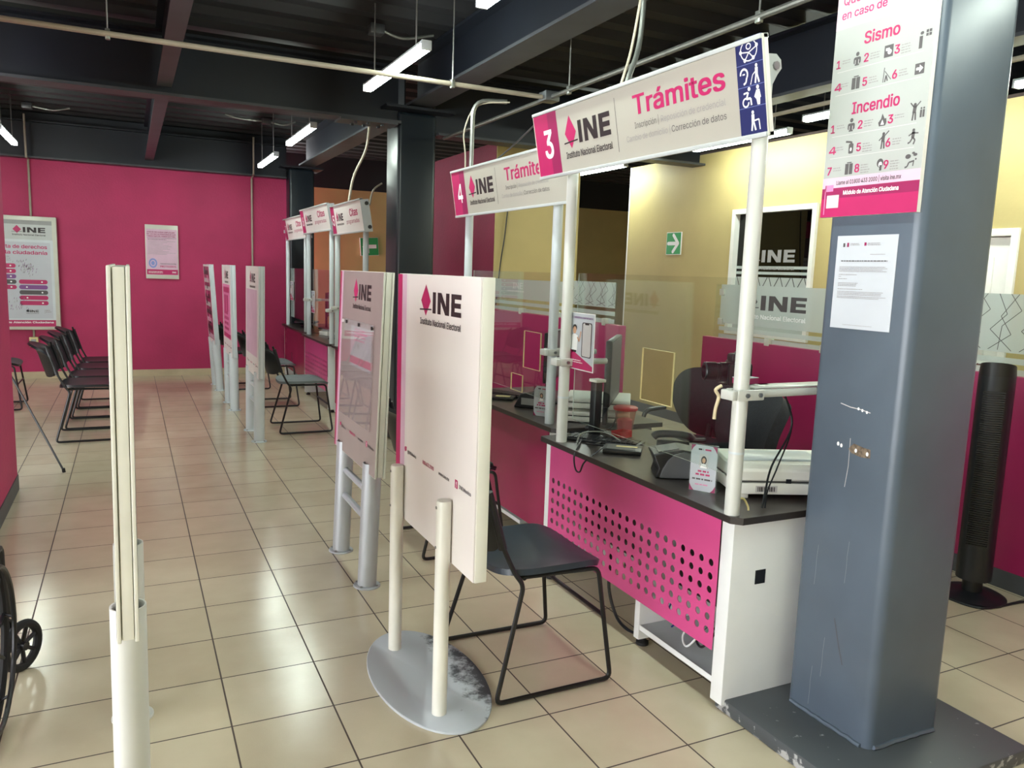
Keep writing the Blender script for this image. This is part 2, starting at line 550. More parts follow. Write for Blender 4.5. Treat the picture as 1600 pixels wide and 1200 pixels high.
class GFX:
    """printed marks lying on a face: local x right, y up, in metres, from the face's lower left corner"""
    def __init__(s, mb, org, u, v):
        s.mb, s.o, s.u, s.v = mb, Vector(org), Vector(u).normalized(), Vector(v).normalized()
        s.n = s.u.cross(s.v)
        s.k = 0
        mb._flat = True
    def P(s, x, y, l):
        return s.o + s.u * x + s.v * y + s.n * (0.0006 + 0.00035 * l)
    def poly(s, pts, m, l=1):
        s.mb.add([s.P(x, y, l) for x, y in pts], [tuple(range(len(pts)))], m)
    def rect(s, x0, y0, x1, y1, m, l=1):
        s.poly([(x0, y0), (x1, y0), (x1, y1), (x0, y1)], m, l)
    def rrect(s, x0, y0, x1, y1, r, m, l=1):
        pts = []
        for cx, cy, a0 in ((x1 - r, y0 + r, -90), (x1 - r, y1 - r, 0), (x0 + r, y1 - r, 90), (x0 + r, y0 + r, 180)):
            for t in range(5):
                a = math.radians(a0 + t * 22.5)
                pts.append((cx + r * math.cos(a), cy + r * math.sin(a)))
        s.poly(pts, m, l)
    def ell(s, cx, cy, rx, ry, m, l=1, n=18):
        s.poly([(cx + rx * math.cos(2 * PI * i / n), cy + ry * math.sin(2 * PI * i / n)) for i in range(n)], m, l)
    def ring(s, cx, cy, rx, ry, w, m, l=1, n=24, a0=0, a1=360):
        for i in range(n):
            a, b = [math.radians(a0 + (a1 - a0) * t / n) for t in (i, i + 1)]
            s.poly([(cx + rx * math.cos(a), cy + ry * math.sin(a)), (cx + rx * math.cos(b), cy + ry * math.sin(b)),
                    (cx + (rx - w) * math.cos(b), cy + (ry - w) * math.sin(b)), (cx + (rx - w) * math.cos(a), cy + (ry - w) * math.sin(a))][::1], m, l)
    def line(s, pts, w, m, l=1):
        for (x0, y0), (x1, y1) in zip(pts, pts[1:]):
            d = math.hypot(x1 - x0, y1 - y0) or 1
            nx, ny = -(y1 - y0) / d * w / 2, (x1 - x0) / d * w / 2
            s.poly([(x0 - nx, y0 - ny), (x1 - nx, y1 - ny), (x1 + nx, y1 + ny), (x0 + nx, y0 + ny)], m, l)
    def text(s, t, x, y, h, m, w=None, bold=True, al='l', l=2):
        vs, fs = text_geo(t, bold)
        x0, x1 = min(v[0] for v in vs), max(v[0] for v in vs)
        k = h / CAP
        kx = k if w is None else w / (x1 - x0)
        W = (x1 - x0) * kx
        ox = x - {'l': 0, 'c': W / 2, 'r': W}[al]
        q = 4 if t == '4' else max(1, len(vs) // 5) if bold else len(vs) + 1
        s.mb.add([s.P(ox + (a - x0) * kx, y + b * k, l + 0.16 * (i // q)) for i, (a, b) in enumerate(vs)], fs, m)
    def lines(s, x, y, w, n, dy, h, m, rag=0.25, l=2):
        """rows of print too small to read"""
        for i in range(n):
            e = w * (1 - random.random() * rag)
            a = x
            while a < x + e - 0.2 * h:
                b = min(a + h * random.uniform(1.2, 4.5), x + e)
                s.rect(a, y - i * dy, b, y - i * dy + h, m, l)
                a = b + h * 0.6

def diamond_logo(g, x, y, H, mag='ink_magenta', blk='ink_black', sub=True, subm=None, wk=1.0, subh=1.0):
    """pink kite with a ballot slot, the letters INE, the institute's name underneath; x,y = lower left, H = letter height"""
    k = wk
    dw = 0.42 * H * k
    g.poly([(x + dw, y - 0.18 * H), (x + 2 * dw * 0.98, y + 0.55 * H), (x + dw, y + 1.35 * H), (x + 0.02 * dw, y + 0.55 * H)], mag, 2)
    g.poly([(x - 0.10 * H * k, y + 0.07 * H), (x + 2.15 * dw, y + 0.13 * H), (x + 2.15 * dw, y + 0.20 * H), (x - 0.10 * H * k, y + 0.14 * H)], blk, 3)
    X, W = x + 2.35 * dw, 2.15 * H * k
    st = 0.115 * W
    g.rect(X, y, X + st, y + H, blk, 2)
    a, b = X + 0.185 * W, X + 0.60 * W
    g.rect(a, y, a + st, y + H, blk, 2); g.rect(b - st, y, b, y + H, blk, 2)
    g.poly([(a, y + H), (a + st * 1.15, y + H), (b, y), (b - st * 1.15, y)][::-1], blk, 3)
    c = X + 0.67 * W
    g.rect(c, y, c + st, y + H, blk, 2)
    for q in (0.0, 0.39, 0.78):
        g.rect(c, y + q * H, X + W * (0.985 if q == 0.39 else 1.0), y + (q + 0.22) * H, blk, 3)
    if sub:
        g.text('Instituto Nacional Electoral', x - 0.05 * H * k, y - 0.60 * H, 0.29 * H * subh, subm or blk, w=3.2 * H * k)

# ------------------------------------------------------------------ tagging
def tag(o, label=None, cat=None, group=None, kind=None):
    if label: o['label'] = label
    if cat: o['category'] = cat
    if group: o['group'] = group
    if kind: o['kind'] = kind
    return o

def thing(name, loc, label, cat, group=None, rot=(0, 0, 0)):
    o = bpy.data.objects.new(name, None)
    o.empty_display_size = 0.1
    COL.objects.link(o)
    o.location = loc
    o.rotation_euler = rot
    from mathutils import Euler
    WM[o] = Matrix.Translation(Vector(loc)) @ Euler(rot).to_matrix().to_4x4()
    return tag(o, label, cat, group)

def dup(root, loc, rot=(0, 0, 0), label=None, group=None):
    def cp(o, par):
        c = o.copy()
        COL.objects.link(c)
        c.parent = par
        for ch in list(o.children):
            cp(ch, c)
        return c
    kids = list(root.children)
    r = root.copy()
    COL.objects.link(r)
    r.location = loc
    r.rotation_euler = rot
    for ch in kids:
        cp(ch, r)
    if label: r['label'] = label
    if group: r['group'] = group
    return r

def struct(mb, name, **kw):
    return tag(mb.build(name, **kw), kind='structure')

def arc(p0, p1, p2, n=6):
    """quadratic bend from p0 via control p1 to p2"""
    p0, p1, p2 = Vector(p0), Vector(p1), Vector(p2)
    return [p0 * (1 - t) ** 2 + p1 * 2 * t * (1 - t) + p2 * t * t for t in [i / n for i in range(n + 1)]]

def rounded(pts, r, n=5):
    """polyline with its corners rounded"""
    pts = [Vector(p) for p in pts]
    out = [pts[0]]
    for a, b, c in zip(pts, pts[1:], pts[2:]):
        d1, d2 = (a - b), (c - b)
        k = min(r, d1.length * 0.45, d2.length * 0.45)
        out += arc(b + d1.normalized() * k, b, b + d2.normalized() * k, n)
    return out + [pts[-1]]

def spline(pts, n=6):
    """smooth curve through points"""
    pts = [Vector(p) for p in pts]
    P = [pts[0]] + pts + [pts[-1]]
    out = []
    for i in range(1, len(P) - 2):
        for k in range(n):
            t = k / n
            a, b, c, d = P[i - 1], P[i], P[i + 1], P[i + 2]
            out.append(0.5 * ((2 * b) + (c - a) * t + (2 * a - 5 * b + 4 * c - d) * t * t + (3 * b - a - 3 * c + d) * t ** 3))
    out.append(pts[-1])
    return out

# ================================================================== the setting
DECK = 3.26
m = MB(); m.box(-5.5, 9.5, -3.2, 13.2, -0.08, 0.0, 'floor_tile')
struct(m, 'floor', origin=(0, 0, 0), smooth=0)

# ribbed steel deck
out, y = [], -3.3
while y < 13.3:
    out += [(y, DECK), (y + 0.05, DECK - 0.055), (y + 0.17, DECK - 0.055), (y + 0.22, DECK)]
    y += 0.335
m = MB(); m.prism(out + [(out[-1][0], DECK + 0.1), (out[0][0], DECK + 0.1)], 'x', -5.5, 9.5, 'deck_paint')
struct(m, 'ceiling', smooth=0)

# walls
m = MB(); m.box(-5.5, 1.98, 11.33, 11.5, 0, 2.68, 'magenta_wall'); struct(m, 'wall_back', smooth=0)
m = MB(); m.box(-5.5, 1.98, 11.31, 11.5, 2.68, DECK, 'beam_paint'); struct(m, 'trim_3', smooth=0)
m = MB(); m.box(1.98, 9.5, 12.8, 12.95, 0, 2.74, 'ochre_wall'); struct(m, 'wall_far', smooth=0)
m = MB(); m.box(-0.95, -0.69, 3.9, 5.85, 0, DECK, 'magenta_wall'); struct(m, 'wall_left', smooth=0)
m = MB(); m.box(-0.965, -0.684, 3.89, 5.856, 0, 0.1, 'grey_band'); struct(m, 'baseboard_left', smooth=0)
m = MB(); m.box(-5.5, -5.35, 4.2, 11.4, 0, DECK, 'magenta_wall'); m.box(-5.5, -5.35, -3.2, 4.2, 2.6, DECK, 'magenta_wall'); struct(m, 'wall_outer', smooth=0)
m = MB(); m.box(-5.5, 9.5, -3.35, -3.2, 0, DECK, 'ochre_wall'); struct(m, 'wall_front', smooth=0)
m = MB(); m.box(1.98, 9.5, 12.95, 13.1, 2.6, DECK + 0.1, 'deck_paint'); m.box(1.98, 9.5, 12.8, 12.95, 2.745, DECK + 0.1, 'deck_paint'); struct(m, 'trim_2', smooth=0)
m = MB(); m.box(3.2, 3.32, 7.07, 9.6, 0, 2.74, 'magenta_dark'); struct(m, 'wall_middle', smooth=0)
m = MB(); m.box(3.203, 4.13, 7.055, 7.2, 0, 2.74, 'ochre_wall'); struct(m, 'wall_inner', smooth=0)
# right wall with the window opening (y 4.95..5.94, z 1.0..2.15)
WX = 5.2
m = MB()
m.box(WX, WX + 0.15, 5.94, 7.74, 0, 2.74, 'ochre_wall')
m.box(WX, WX + 0.15, -3.2, 3.24, 0, 2.74, 'ochre_wall')
m.box(WX, WX + 0.15, 4.12, 4.95, 0, 2.74, 'ochre_wall')
m.box(WX, WX + 0.15, 4.95, 5.94, 2.15, 2.74, 'ochre_wall')
m.box(WX, WX + 0.15, 4.95, 5.94, 0, 1.0, 'ochre_wall')
m.box(WX, WX + 0.15, 3.24, 4.12, 1.9, 2.74, 'ochre_wall')
struct(m, 'wall_right', smooth=0)
m = MB(); m.box(WX - 0.004, WX + 0.156, 7.735, 7.752, 0, 2.74, 'white_paint'); struct(m, 'trim_1', smooth=0)
m = MB(); m.box(WX - 0.014, WX, 4.12, 7.745, 0, 0.1, 'grey_band'); m.box(WX - 0.014, WX, -3.2, 3.2, 0, 0.1, 'grey_band'); struct(m, 'baseboard_right', smooth=0)
m = MB(); m.box(-5.35, 1.98, 11.315, 11.33, 0, 0.085, 'skirting'); struct(m, 'baseboard_back', smooth=0)
# back office seen through the window: closed dark room
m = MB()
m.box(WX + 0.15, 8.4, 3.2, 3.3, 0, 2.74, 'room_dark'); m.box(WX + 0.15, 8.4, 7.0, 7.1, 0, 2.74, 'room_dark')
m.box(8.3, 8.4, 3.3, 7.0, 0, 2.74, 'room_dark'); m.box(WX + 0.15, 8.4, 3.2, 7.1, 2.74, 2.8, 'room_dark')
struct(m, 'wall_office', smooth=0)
m = MB(); m.box(9.35, 9.5, -3.2, 12.8, 0, DECK, 'ochre_wall'); struct(m, 'wall_end', smooth=0)

# window in the right wall
w = thing('window_1', (WX, 5.445, 1.0), 'white framed dark tinted window with frosted logo band in the ochre wall', 'window')
w['kind'] = 'structure'
del w['label'], w['category']
m = MB()
for a in ((4.93, 4.975, 1.0, 2.17), (5.915, 5.96, 1.0, 2.17)):
    m.box(WX - 0.03, WX + 0.12, a[0], a[1], a[2], a[3], 'white_paint')
m.box(WX - 0.03, WX + 0.12, 4.975, 5.915, 2.125, 2.17, 'white_paint')
m.box(WX - 0.03, WX + 0.12, 4.975, 5.915, 1.0, 1.045, 'white_paint')
m.build('window_frame', w, smooth=0)
m = MB(); m.box(WX + 0.03, WX + 0.036, 4.975, 5.915, 1.045, 2.125, 'tinted_glass')
m.build('pane', w, smooth=0)
m = MB(); g = GFX(m, (WX + 0.028, 5.915, 1.045), (0, -1, 0), (0, 0, 1))
diamond_logo(g, 0.141, 0.635, 0.11, 'ink_grey', 'ink_grey', wk=1.71)
g.rect(0.0, 0.0, 0.94, 0.50, 'frosted_film', 1)
g.rect(0.0, 0.525, 0.94, 0.55, 'frosted_film', 1)
g.rect(0.0, 0.575, 0.94, 0.60, 'frosted_film', 1)
for k in range(7):
    x = 0.02 + k * 0.14
    g.line([(x, 0.5), (x + 0.06, 0.36), (x + 0.16, 0.22), (x + 0.06, 0.08)], 0.008, 'ink_black', 3)
    g.line([(x + 0.12, 0.5), (x + 0.02, 0.34), (x - 0.02, 0.2)], 0.008, 'ink_black', 3)
m.build('frosted_lettering', w, smooth=0)

# white door in the right wall
d = thing('door_1', (WX, 3.68, 0), 'x', 'door'); d['kind'] = 'structure'; del d['label'], d['category']
m = MB(); m.box(WX + 0.02, WX + 0.06, 3.29, 4.07, 0.0, 1.85, 'white_paint', 0.004)
m.box(WX + 0.008, WX + 0.02, 3.4, 3.96, 1.05, 1.72, 'white_paint', 0.004); m.box(WX + 0.008, WX + 0.02, 3.4, 3.96, 0.2, 0.9, 'white_paint', 0.004)
m.build('door_leaf', d)
m = MB(); m.box(WX - 0.02, WX + 0.1, 3.235, 3.285, 0, 1.905, 'white_paint', 0.004); m.box(WX - 0.02, WX + 0.1, 4.075, 4.125, 0, 1.905, 'white_paint', 0.004); m.box(WX - 0.02, WX + 0.1, 3.285, 4.075, 1.855, 1.905, 'white_paint', 0.004)
m.build('door_frame', d)
m = MB(); m.cyl((WX + 0.02, 3.35, 1.0), (WX - 0.03, 3.35, 1.0), 0.012, 'chrome'); m.cyl((WX - 0.03, 3.345, 1.0), (WX - 0.03, 3.46, 1.0), 0.009, 'chrome')
m.build('door_handle', d)

# ------------------------------------------------------------------ steel frame
def ibeam(name, axis, c, a0, a1, zb, zt, w, tw=0.012, tf=0.02):
    m = MB()
    def bx(u0, u1, z0, z1, mm):
        if axis == 'x':
            m.box(a0, a1, c + u0, c + u1, z0, z1, mm)
        else:
            m.box(c + u0, c + u1, a0, a1, z0, z1, mm)
    bx(-w / 2, w / 2, zb, zb + tf, 'lit_flange')
    bx(-w / 2, w / 2, zt - tf, zt, 'beam_paint')
    bx(-tw / 2, tw / 2, zb + tf, zt - tf, 'beam_paint')
    return struct(m, name, smooth=0)
ZT = 3.2
ibeam('cross_beam', 'x', 6.54, -5.35, 2.05, 2.69, 3.14, 0.2)
ibeam('cross_beam', 'x', 6.54, 2.38, 5.2, 2.63, 3.14, 0.2)
ibeam('main_beam', 'y', 2.21, 1.9, 6.5, 2.84, ZT, 0.21)
ibeam('main_beam', 'y', 2.21, 6.85, 11.1, 2.84, ZT, 0.21)
ibeam('main_beam', 'y', 2.21, -3.2, 1.55, 2.84, ZT, 0.21)
ibeam('right_beam', 'y', 4.05, -3.2, 6.4, 2.74, 3.16, 0.16)
ibeam('cross_beam', 'x', 1.72, 2.38, 5.2, 2.69, 3.14, 0.2)
ibeam('back_beam', 'x', 11.22, -5.35, 1.95, 2.665, 3.1, 0.16)
for x in (0.27, -1.95, -4.1):
    for y0, y1 in ((-3.2, 1.6), (1.6, 6.44), (6.64, 11.14)):
        m = MB(); m.box(x - 0.05, x + 0.05, y0, y1, 2.75, 2.765, 'lit_flange'); m.box(x - 0.006, x + 0.006, y0, y1, 2.765, 3.16, 'beam_paint')
        m.box(x - 0.05, x + 0.05, y0, y1, 3.15, 3.165, 'beam_paint')
        struct(m, 'joist', smooth=0)
m = MB(); m.box(1.55, 2.02, 6.43, 6.65, 2.672, 2.689, 'lit_flange')
for x in (1.68, 1.78, 1.9):
    for yy in (6.48, 6.6):
        m.cyl((x, yy, 2.655), (x, yy, 2.672), 0.014, 'beam_paint', 6)
struct(m, 'splice_plate', smooth=0)

def column(x0, y0, zt, paint='column_paint'):
    m = MB()
    m.box(x0, x0 + 0.335, y0, y0 + 0.345, 0.0, zt, paint, 0.032, 5)
    return m
m = column(2.045, 1.555, 3.2)
col1 = struct(m, 'steel_column')
m = MB(); m.box(1.83, 2.56, 1.36, 2.02, 0.0, 0.05, 'plinth_paint', 0.006)
struct(m, 'column_base_plate')
m = MB()
for p in (((2.045 - 0.012, 1.9), (2.045, 1.912)),):
    pass
def weld(pts):
    m.tube(pts, 0.008, 'column_paint', 6)
weld([(2.042, 1.58 + i * 0.0245, 0.056 + random.uniform(-.003, .003)) for i in range(13)])
weld([(2.07 + i * 0.0235, 1.553, 0.056 + random.uniform(-.003, .003)) for i in range(13)])
struct(m, 'weld_seam')
m = column(2.045, 6.5, 2.80, 'far_column_dark'); struct(m, 'steel_column')
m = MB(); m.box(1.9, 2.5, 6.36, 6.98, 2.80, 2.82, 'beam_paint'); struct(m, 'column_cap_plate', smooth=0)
m = column(1.98, 11.1, 2.80, 'far_column_dark'); struct(m, 'steel_column')
m = MB(); m.box(1.86, 2.42, 11.0, 11.5, 2.80, 2.82, 'beam_paint'); struct(m, 'column_cap_plate', smooth=0)
# scars of removed fittings on the near column
m = MB(); g = GFX(m, (2.045, 1.9, 0), (0, -1, 0), (0, 0, 1))
g.poly([(0.165, 0.985), (0.185, 1.006), (0.225, 1.0), (0.248, 0.999), (0.250, 0.972), (0.215, 0.968), (0.18, 0.974)], 'rust', 1)
for x, z in ((0.125, 0.993), (0.138, 0.99), (0.195, 0.985), (0.238, 0.983)):
    g.ell(x, z, 0.005, 0.007, 'ink_white', 2, 8)
g.line([(0.12, 1.125), (0.16, 1.118), (0.2, 1.117), (0.235, 1.112)], 0.003, 'ink_lightgrey', 1)
for x, z in ((0.19, 1.118), (0.205, 1.115), (0.222, 1.112)):
    g.ell(x, z, 0.004, 0.005, 'ink_white', 2, 8)
g.line([(0.17, 1.02), (0.172, 0.93), (0.165, 0.86)], 0.002, 'ink_lightgrey', 1)
g.line([(0.175, 0.42), (0.2, 0.34), (0.222, 0.28)], 0.003, 'ink_darkgrey', 1)
for a, b in ((0.1, 0.08), (0.14, 0.2), (0.2, 0.55), (0.08, 0.5)):
    g.line([(a, b), (a + 0.002, b + 0.05), (a + 0.001, b + 0.09), (a + 0.004, b + 0.14)], 0.0011, 'device_grey', 1)
struct(m, 'column_scuffs', smooth=0)
m = MB(); m.box(2.372, 2.392, 1.87, 1.9, 1.52, 1.59, 'black_metal', 0.003)
tag(m.build('bracket'), 'small dark bracket on the far edge of the near grey column', 'bracket')

# ------------------------------------------------------------------ conduits, rods, boxes
def pipe(name, pts, r, mm, label, cat='conduit', seg=10):
    m = MB(); m.tube(pts, r, mm, seg)
    return tag(m.build(name), label, cat)
pipe('conduit', [(-5.3, 4.56, 2.6), (2.36, 4.55, 2.6)], 0.014, 'pale_conduit', 'long pale conduit pipe crossing the ceiling from the left edge to the junction box')
pipe('conduit', [(2.41, 6.4, 2.6), (2.41, 1.0, 2.6)], 0.014, 'conduit', 'steel conduit pipe running behind the large counter signs toward the near column')
pipe('conduit', [(4.12, 6.35, 2.66), (4.05, 1.2, 2.66)], 0.014, 'pale_conduit', 'pale conduit under the right hand ceiling beam')
jb = MB(); jb.box(2.36, 2.46, 4.5, 4.6, 2.575, 2.635, 'box_steel', 0.006)
tag(jb.build('junction_box'), 'square steel junction box where two ceiling pipes cross', 'junction box')
pipe('conduit', rounded([(2.2, 4.72, 2.58), (2.0, 4.80, 2.58), (2.0, 4.81, 2.1)], 0.12), 0.014, 'conduit', 'thick bent conduit dropping to the sign numbered 4')
pipe('cable', spline([(2.2, 4.68, 2.57), (2.03, 4.8, 2.55), (1.965, 4.85, 2.4), (1.975, 4.85, 2.25), (1.97, 4.83, 2.15)]), 0.005, 'pale_conduit', 'white cable tied along the bent conduit above sign 4', 'cable', 6)
def ceil_rod(x, y, z, label):
    return pipe('hanger_rod', [(x, y, z), (x, y, DECK - 0.055)], 0.004, 'rod', label, 'hanger rod', 6)
def pipe_hanger(x, y, label):
    t = thing('pipe_hanger', (x, y, 2.58), label, 'pipe hanger', 'pipe hangers')
    m = MB(); m.tube([(x, y, 2.62), (x, y, DECK - 0.055)], 0.004, 'rod', 6); m.build('rod', t)
    m = MB(); m.box(x - 0.011, x + 0.011, y - 0.016, y + 0.016, 2.575, 2.625, 'conduit', 0.004); m.build('clamp', t)
pipe_hanger(-0.06, 4.56, 'clamp and rod holding the long ceiling pipe near the left wall')
pipe_hanger(1.76, 4.55, 'clamp and rod holding the long ceiling pipe left of the junction box')
pipe_hanger(2.41, 4.3, 'clamp and rod holding the steel pipe just right of the junction box')
pipe_hanger(2.41, 2.7, 'clamp and rod holding the steel pipe above the word Tramites')
def deck_box(x, y, tails, label):
    t = thing('ceiling_box', (x, y, DECK - 0.11), label, 'junction box', 'ceiling junction boxes')
    m = MB(); m.box(x - 0.05, x + 0.05, y - 0.05, y + 0.05, DECK - 0.125, DECK - 0.06, 'box_steel', 0.006); m.build('box', t)
    for pts in tails:
        m = MB(); m.tube(spline([(x + p[0], y + p[1], DECK - 0.09 + p[2]) for p in pts]), 0.011, 'conduit', 8); m.build('flexible_conduit', t)
deck_box(1.62, 4.0, [[(0.05, 0, 0), (0.22, 0.02, -0.02), (0.42, 0.0, 0.03)], [(-0.05, 0, 0), (-0.2, 0.0, 0), (-0.36, 0.03, 0.04)]], 'steel box with two flexible tails at the top of the deck in the middle')
deck_box(1.62, 5.7, [[(0.05, 0, 0), (0.2, 0.0, -0.03), (0.42, -0.02, 0.02)]], 'steel box with one flexible tail above the nearest full light tube')
deck_box(1.5, 7.75, [[(0.05, 0, 0), (0.2, 0, -0.03), (0.3, 0, 0.04)], [(-0.05, 0, 0), (-0.2, 0.0, 0.01), (-0.32, 0, 0.03)]], 'steel box with two flexible tails above the second light tube')
deck_box(1.5, 9.9, [[(-0.05, 0, 0), (-0.3, 0, 0.0), (-0.45, 0, 0.03)], [(0.05, 0, 0), (0.2, 0, -0.02), (0.34, 0, 0.03)]], 'steel box with flexible tails above the third light tube')
deck_box(-0.97, 10.6, [[(0.05, 0, 0), (0.25, 0, -0.02), (0.42, 0, 0.02)]], 'steel box above the conduit that feeds the lightbox')
deck_box(-1.05, 8.6, [[(0.05, 0, 0), (0.3, 0, -0.02), (0.5, 0, 0.04)]], 'steel box above the light tube at the left edge')

# flexible conduits to the signs
pipe('flexible_conduit', spline([(2.0, 2.95, 2.84), (1.97, 2.92, 2.5), (1.86, 2.83, 2.3), (1.82, 2.8, 2.2)]), 0.011, 'conduit', 'ribbed flexible conduit dropping to the top of sign 3', 'conduit')
pipe('cable', spline([(2.02, 2.97, 2.84), (1.98, 2.99, 2.5), (1.88, 2.9, 2.32), (1.83, 2.88, 2.2)]), 0.006, 'pale_conduit', 'white cable beside the ribbed conduit above sign 3', 'cable', 6)
pipe('flexible_conduit', spline([(2.05, 7.4, 2.84), (2.03, 7.45, 2.6), (1.94, 7.55, 2.35), (1.88, 7.5, 2.07)]), 0.012, 'pale_conduit', 'pale flexible conduit dropping to the top of sign 5', 'conduit')
pipe('flexible_conduit', spline([(2.04, 6.95, 2.25), (1.95, 6.9, 2.18), (1.91, 6.87, 2.05)]), 0.008, 'pale_conduit', 'thin cable loop entering the right end of sign 5', 'conduit')
pipe('cable', spline([(1.7, 3.27, 2.2), (1.82, 3.85, 2.15), (1.93, 4.35, 2.13)]), 0.004, 'black_plastic', 'thin dark wire slanting from sign 3 down to sign 4', 'cable', 6)
pipe('cable', spline([(3.35, 7.03, 2.5), (3.3, 7.03, 1.9), (3.26, 7.03, 1.6), (3.2, 7.0, 1.1)]), 0.006, 'black_plastic', 'black cable hanging down the ochre wall behind counter 4', 'cable', 6)

# conduits on the back wall
pipe('conduit', [(-1.05, 11.3, 1.99), (-1.05, 11.3, 2.66), (-1.05, 11.1, 2.66), (-1.05, 11.08, 3.15)], 0.012, 'pale_conduit', 'thin vertical conduit above the lightbox on the magenta wall')
pipe('conduit', [(1.52, 11.3, 0.3), (1.52, 11.3, 2.64), (1.52, 11.1, 2.68), (1.52, 11.08, 3.15)], 0.012, 'pale_conduit', 'thin vertical conduit on the magenta wall near the far column')
t = thing('wall_outlet', (-1.09, 11.31, 0.4), 'cream outlet box on a short conduit below the lightbox', 'outlet')
m = MB(); m.box(-1.13, -1.035, 11.27, 11.33, 0.40, 0.52, 'cream_plastic', 0.006); m.build('outlet_box', t)
m = MB(); m.tube([(-1.08, 11.31, 0.52), (-1.08, 11.31, 0.64)], 0.012, 'pale_conduit'); m.build('conduit', t)
m = MB(); m.box(-1.11, -1.055, 11.264, 11.271, 0.425, 0.495, 'device_grey', 0.002); m.build('socket_plate', t)

# ------------------------------------------------------------------ tube lights
def tube_light(x, yc, z, label, w=0.055, ln=1.2, group='suspended tube lights'):
    t = thing('tube_light', (x, yc, z), label, 'ceiling light', group)
    m = MB(); m.box(x - w / 2, x + w / 2, yc - ln / 2 + 0.01, yc + ln / 2 - 0.01, z + 0.02, z + 0.036, 'cool_enamel', 0.004); m.build('housing', t)
    m = MB(); m.box(x - w / 2 + 0.003, x + w / 2 - 0.003, yc - ln / 2 + 0.015, yc + ln / 2 - 0.015, z - 0.014, z + 0.02, 'led_glow'); m.build('diffuser', t, smooth=0)
    for s in (-1, 1):
        m = MB(); m.box(x - w / 2 - 0.002, x + w / 2 + 0.002, yc + s * (ln / 2 - 0.008) - 0.008, yc + s * (ln / 2 - 0.008) + 0.008, z - 0.016, z + 0.037, 'cool_enamel', 0.004)
        m.build('end_cap', t)
    for s in (-1, 1):
        m = MB(); m.tube([(x, yc + s * 0.42, z + 0.036), (x, yc + s * 0.42, DECK - 0.055)], 0.005, 'rod', 6); m.build('hanger_rod', t)
tube_light(1.49, 4.85, 2.7, 'bright white tube light crossed by the long ceiling pipe')
tube_light(1.475, 7.70, 2.7, 'white tube light in front of the middle column, second in the row')
tube_light(1.495, 9.76, 2.7, 'white tube light farthest along the row above the panels')
tube_light(1.476, 2.88, 2.7, 'tube light whose end just shows at the top edge of the photo')
tube_light(1.48, 0.95, 2.7, 'added unseen tube light carrying the row on beside the viewpoint')  # unseen, added to light the near floor
tube_light(1.48, -1.0, 2.7, 'added unseen tube light carrying the row on behind the viewpoint')  # another unseen lamp put in to brighten the foreground
tube_light(-3.3, 3.2, 2.7, 'added unseen tube light far left, lighting left-facing sides, farther one')  # no such lamp in view; added to light faces turned left
tube_light(-3.3, 0.9, 2.7, 'added unseen tube light far left, lighting left-facing sides, nearer one')  # added likewise, for the left-facing panels and desk fronts
tube_light(3.2, 0.6, 2.7, 'added unseen tube light brightening the floor near the column')  # unseen lamp added to lift the near right floor
tube_light(-1.07, 9.65, 2.7, 'white tube light at the left edge above the lightbox')
tube_light(-1.07, 7.3, 2.7, 'tube light over the waiting chairs hidden by the left wall')
tube_light(-2.9, 6.0, 2.7, 'added unseen tube light over the waiting room outside the frame')  # unseen, put in for its light on the waiting side
tube_light(4.87, 7.96, 2.7, 'white tube light showing below the left half of sign 3')
tube_light(4.8, 5.52, 2.7, 'white tube light showing beside the right post of sign 3')
tube_light(4.62, 4.0, 2.72, 'white tube light showing left of the emergency poster')
tube_light(4.756, 2.5, 2.7, 'white tube light cut by the right edge beyond the near column')

# ------------------------------------------------------------------ signs on walls
def plate_sign(x, yc, z, w, h, right, label):
    """green evacuation arrow plate on the wall x (facing -X)"""
    m = MB(); m.box(x - 0.012, x - 0.002, yc - w / 2, yc + w / 2, z, z + h, 'ink_white')
    g = GFX(m, (x - 0.012, yc + w / 2, z), (0, -1, 0), (0, 0, 1))
    g.rect(0.006, 0.006, w - 0.006, h - 0.006, 'exit_green', 1)
    arrow(g, w / 2, h / 2, w * 0.36, right)
    return tag(m.build('exit_sign', smooth=0), label, 'exit sign')
def arrow(g, cx, cy, r, right=True):
    s = 1 if right else -1
    g.line([(cx - s * r, cy), (cx + s * r * 0.7, cy)], r * 0.42, 'ink_white', 3)
    g.line([(cx - s * 0.05 * r, cy + 0.95 * r), (cx + s * 0.85 * r, cy)], r * 0.42, 'ink_white', 2)
    g.line([(cx - s * 0.05 * r, cy - 0.95 * r), (cx + s * 0.85 * r, cy)], r * 0.42, 'ink_white', 4)
    for px, py in ((cx - s * r, cy), (cx - s * 0.05 * r, cy + 0.95 * r), (cx - s * 0.05 * r, cy - 0.95 * r), (cx + s * 0.85 * r, cy)):
        g.ell(px, py, r * 0.21, r * 0.21, 'ink_white', 5, 12)
plate_sign(5.2, 6.86, 1.755, 0.25, 0.235, True, 'green exit sign with white arrow pointing right on ochre wall')
m = MB(xf=Matrix.Translation((3.56, 12.76, 1.71)) @ Matrix.Rotation(math.radians(-4), 4, 'Y'))
m.box(-0.15, 0.15, -0.006, 0.03, 0, 0.29, 'ink_white')
m2 = GFX(m, (-0.15, -0.006, 0), (1, 0, 0), (0, 0, 1))
m2.rect(0.004, 0.004, 0.296, 0.286, 'exit_green', 1)
m2.poly([(0.03, 0.145), (0.14, 0.255), (0.14, 0.035)], 'ink_white', 2)
m2.rect(0.13, 0.115, 0.265, 0.175, 'ink_white', 2)
tag(m.build('exit_sign', smooth=0), 'green exit sign with arrow pointing left on the far wall', 'exit sign')

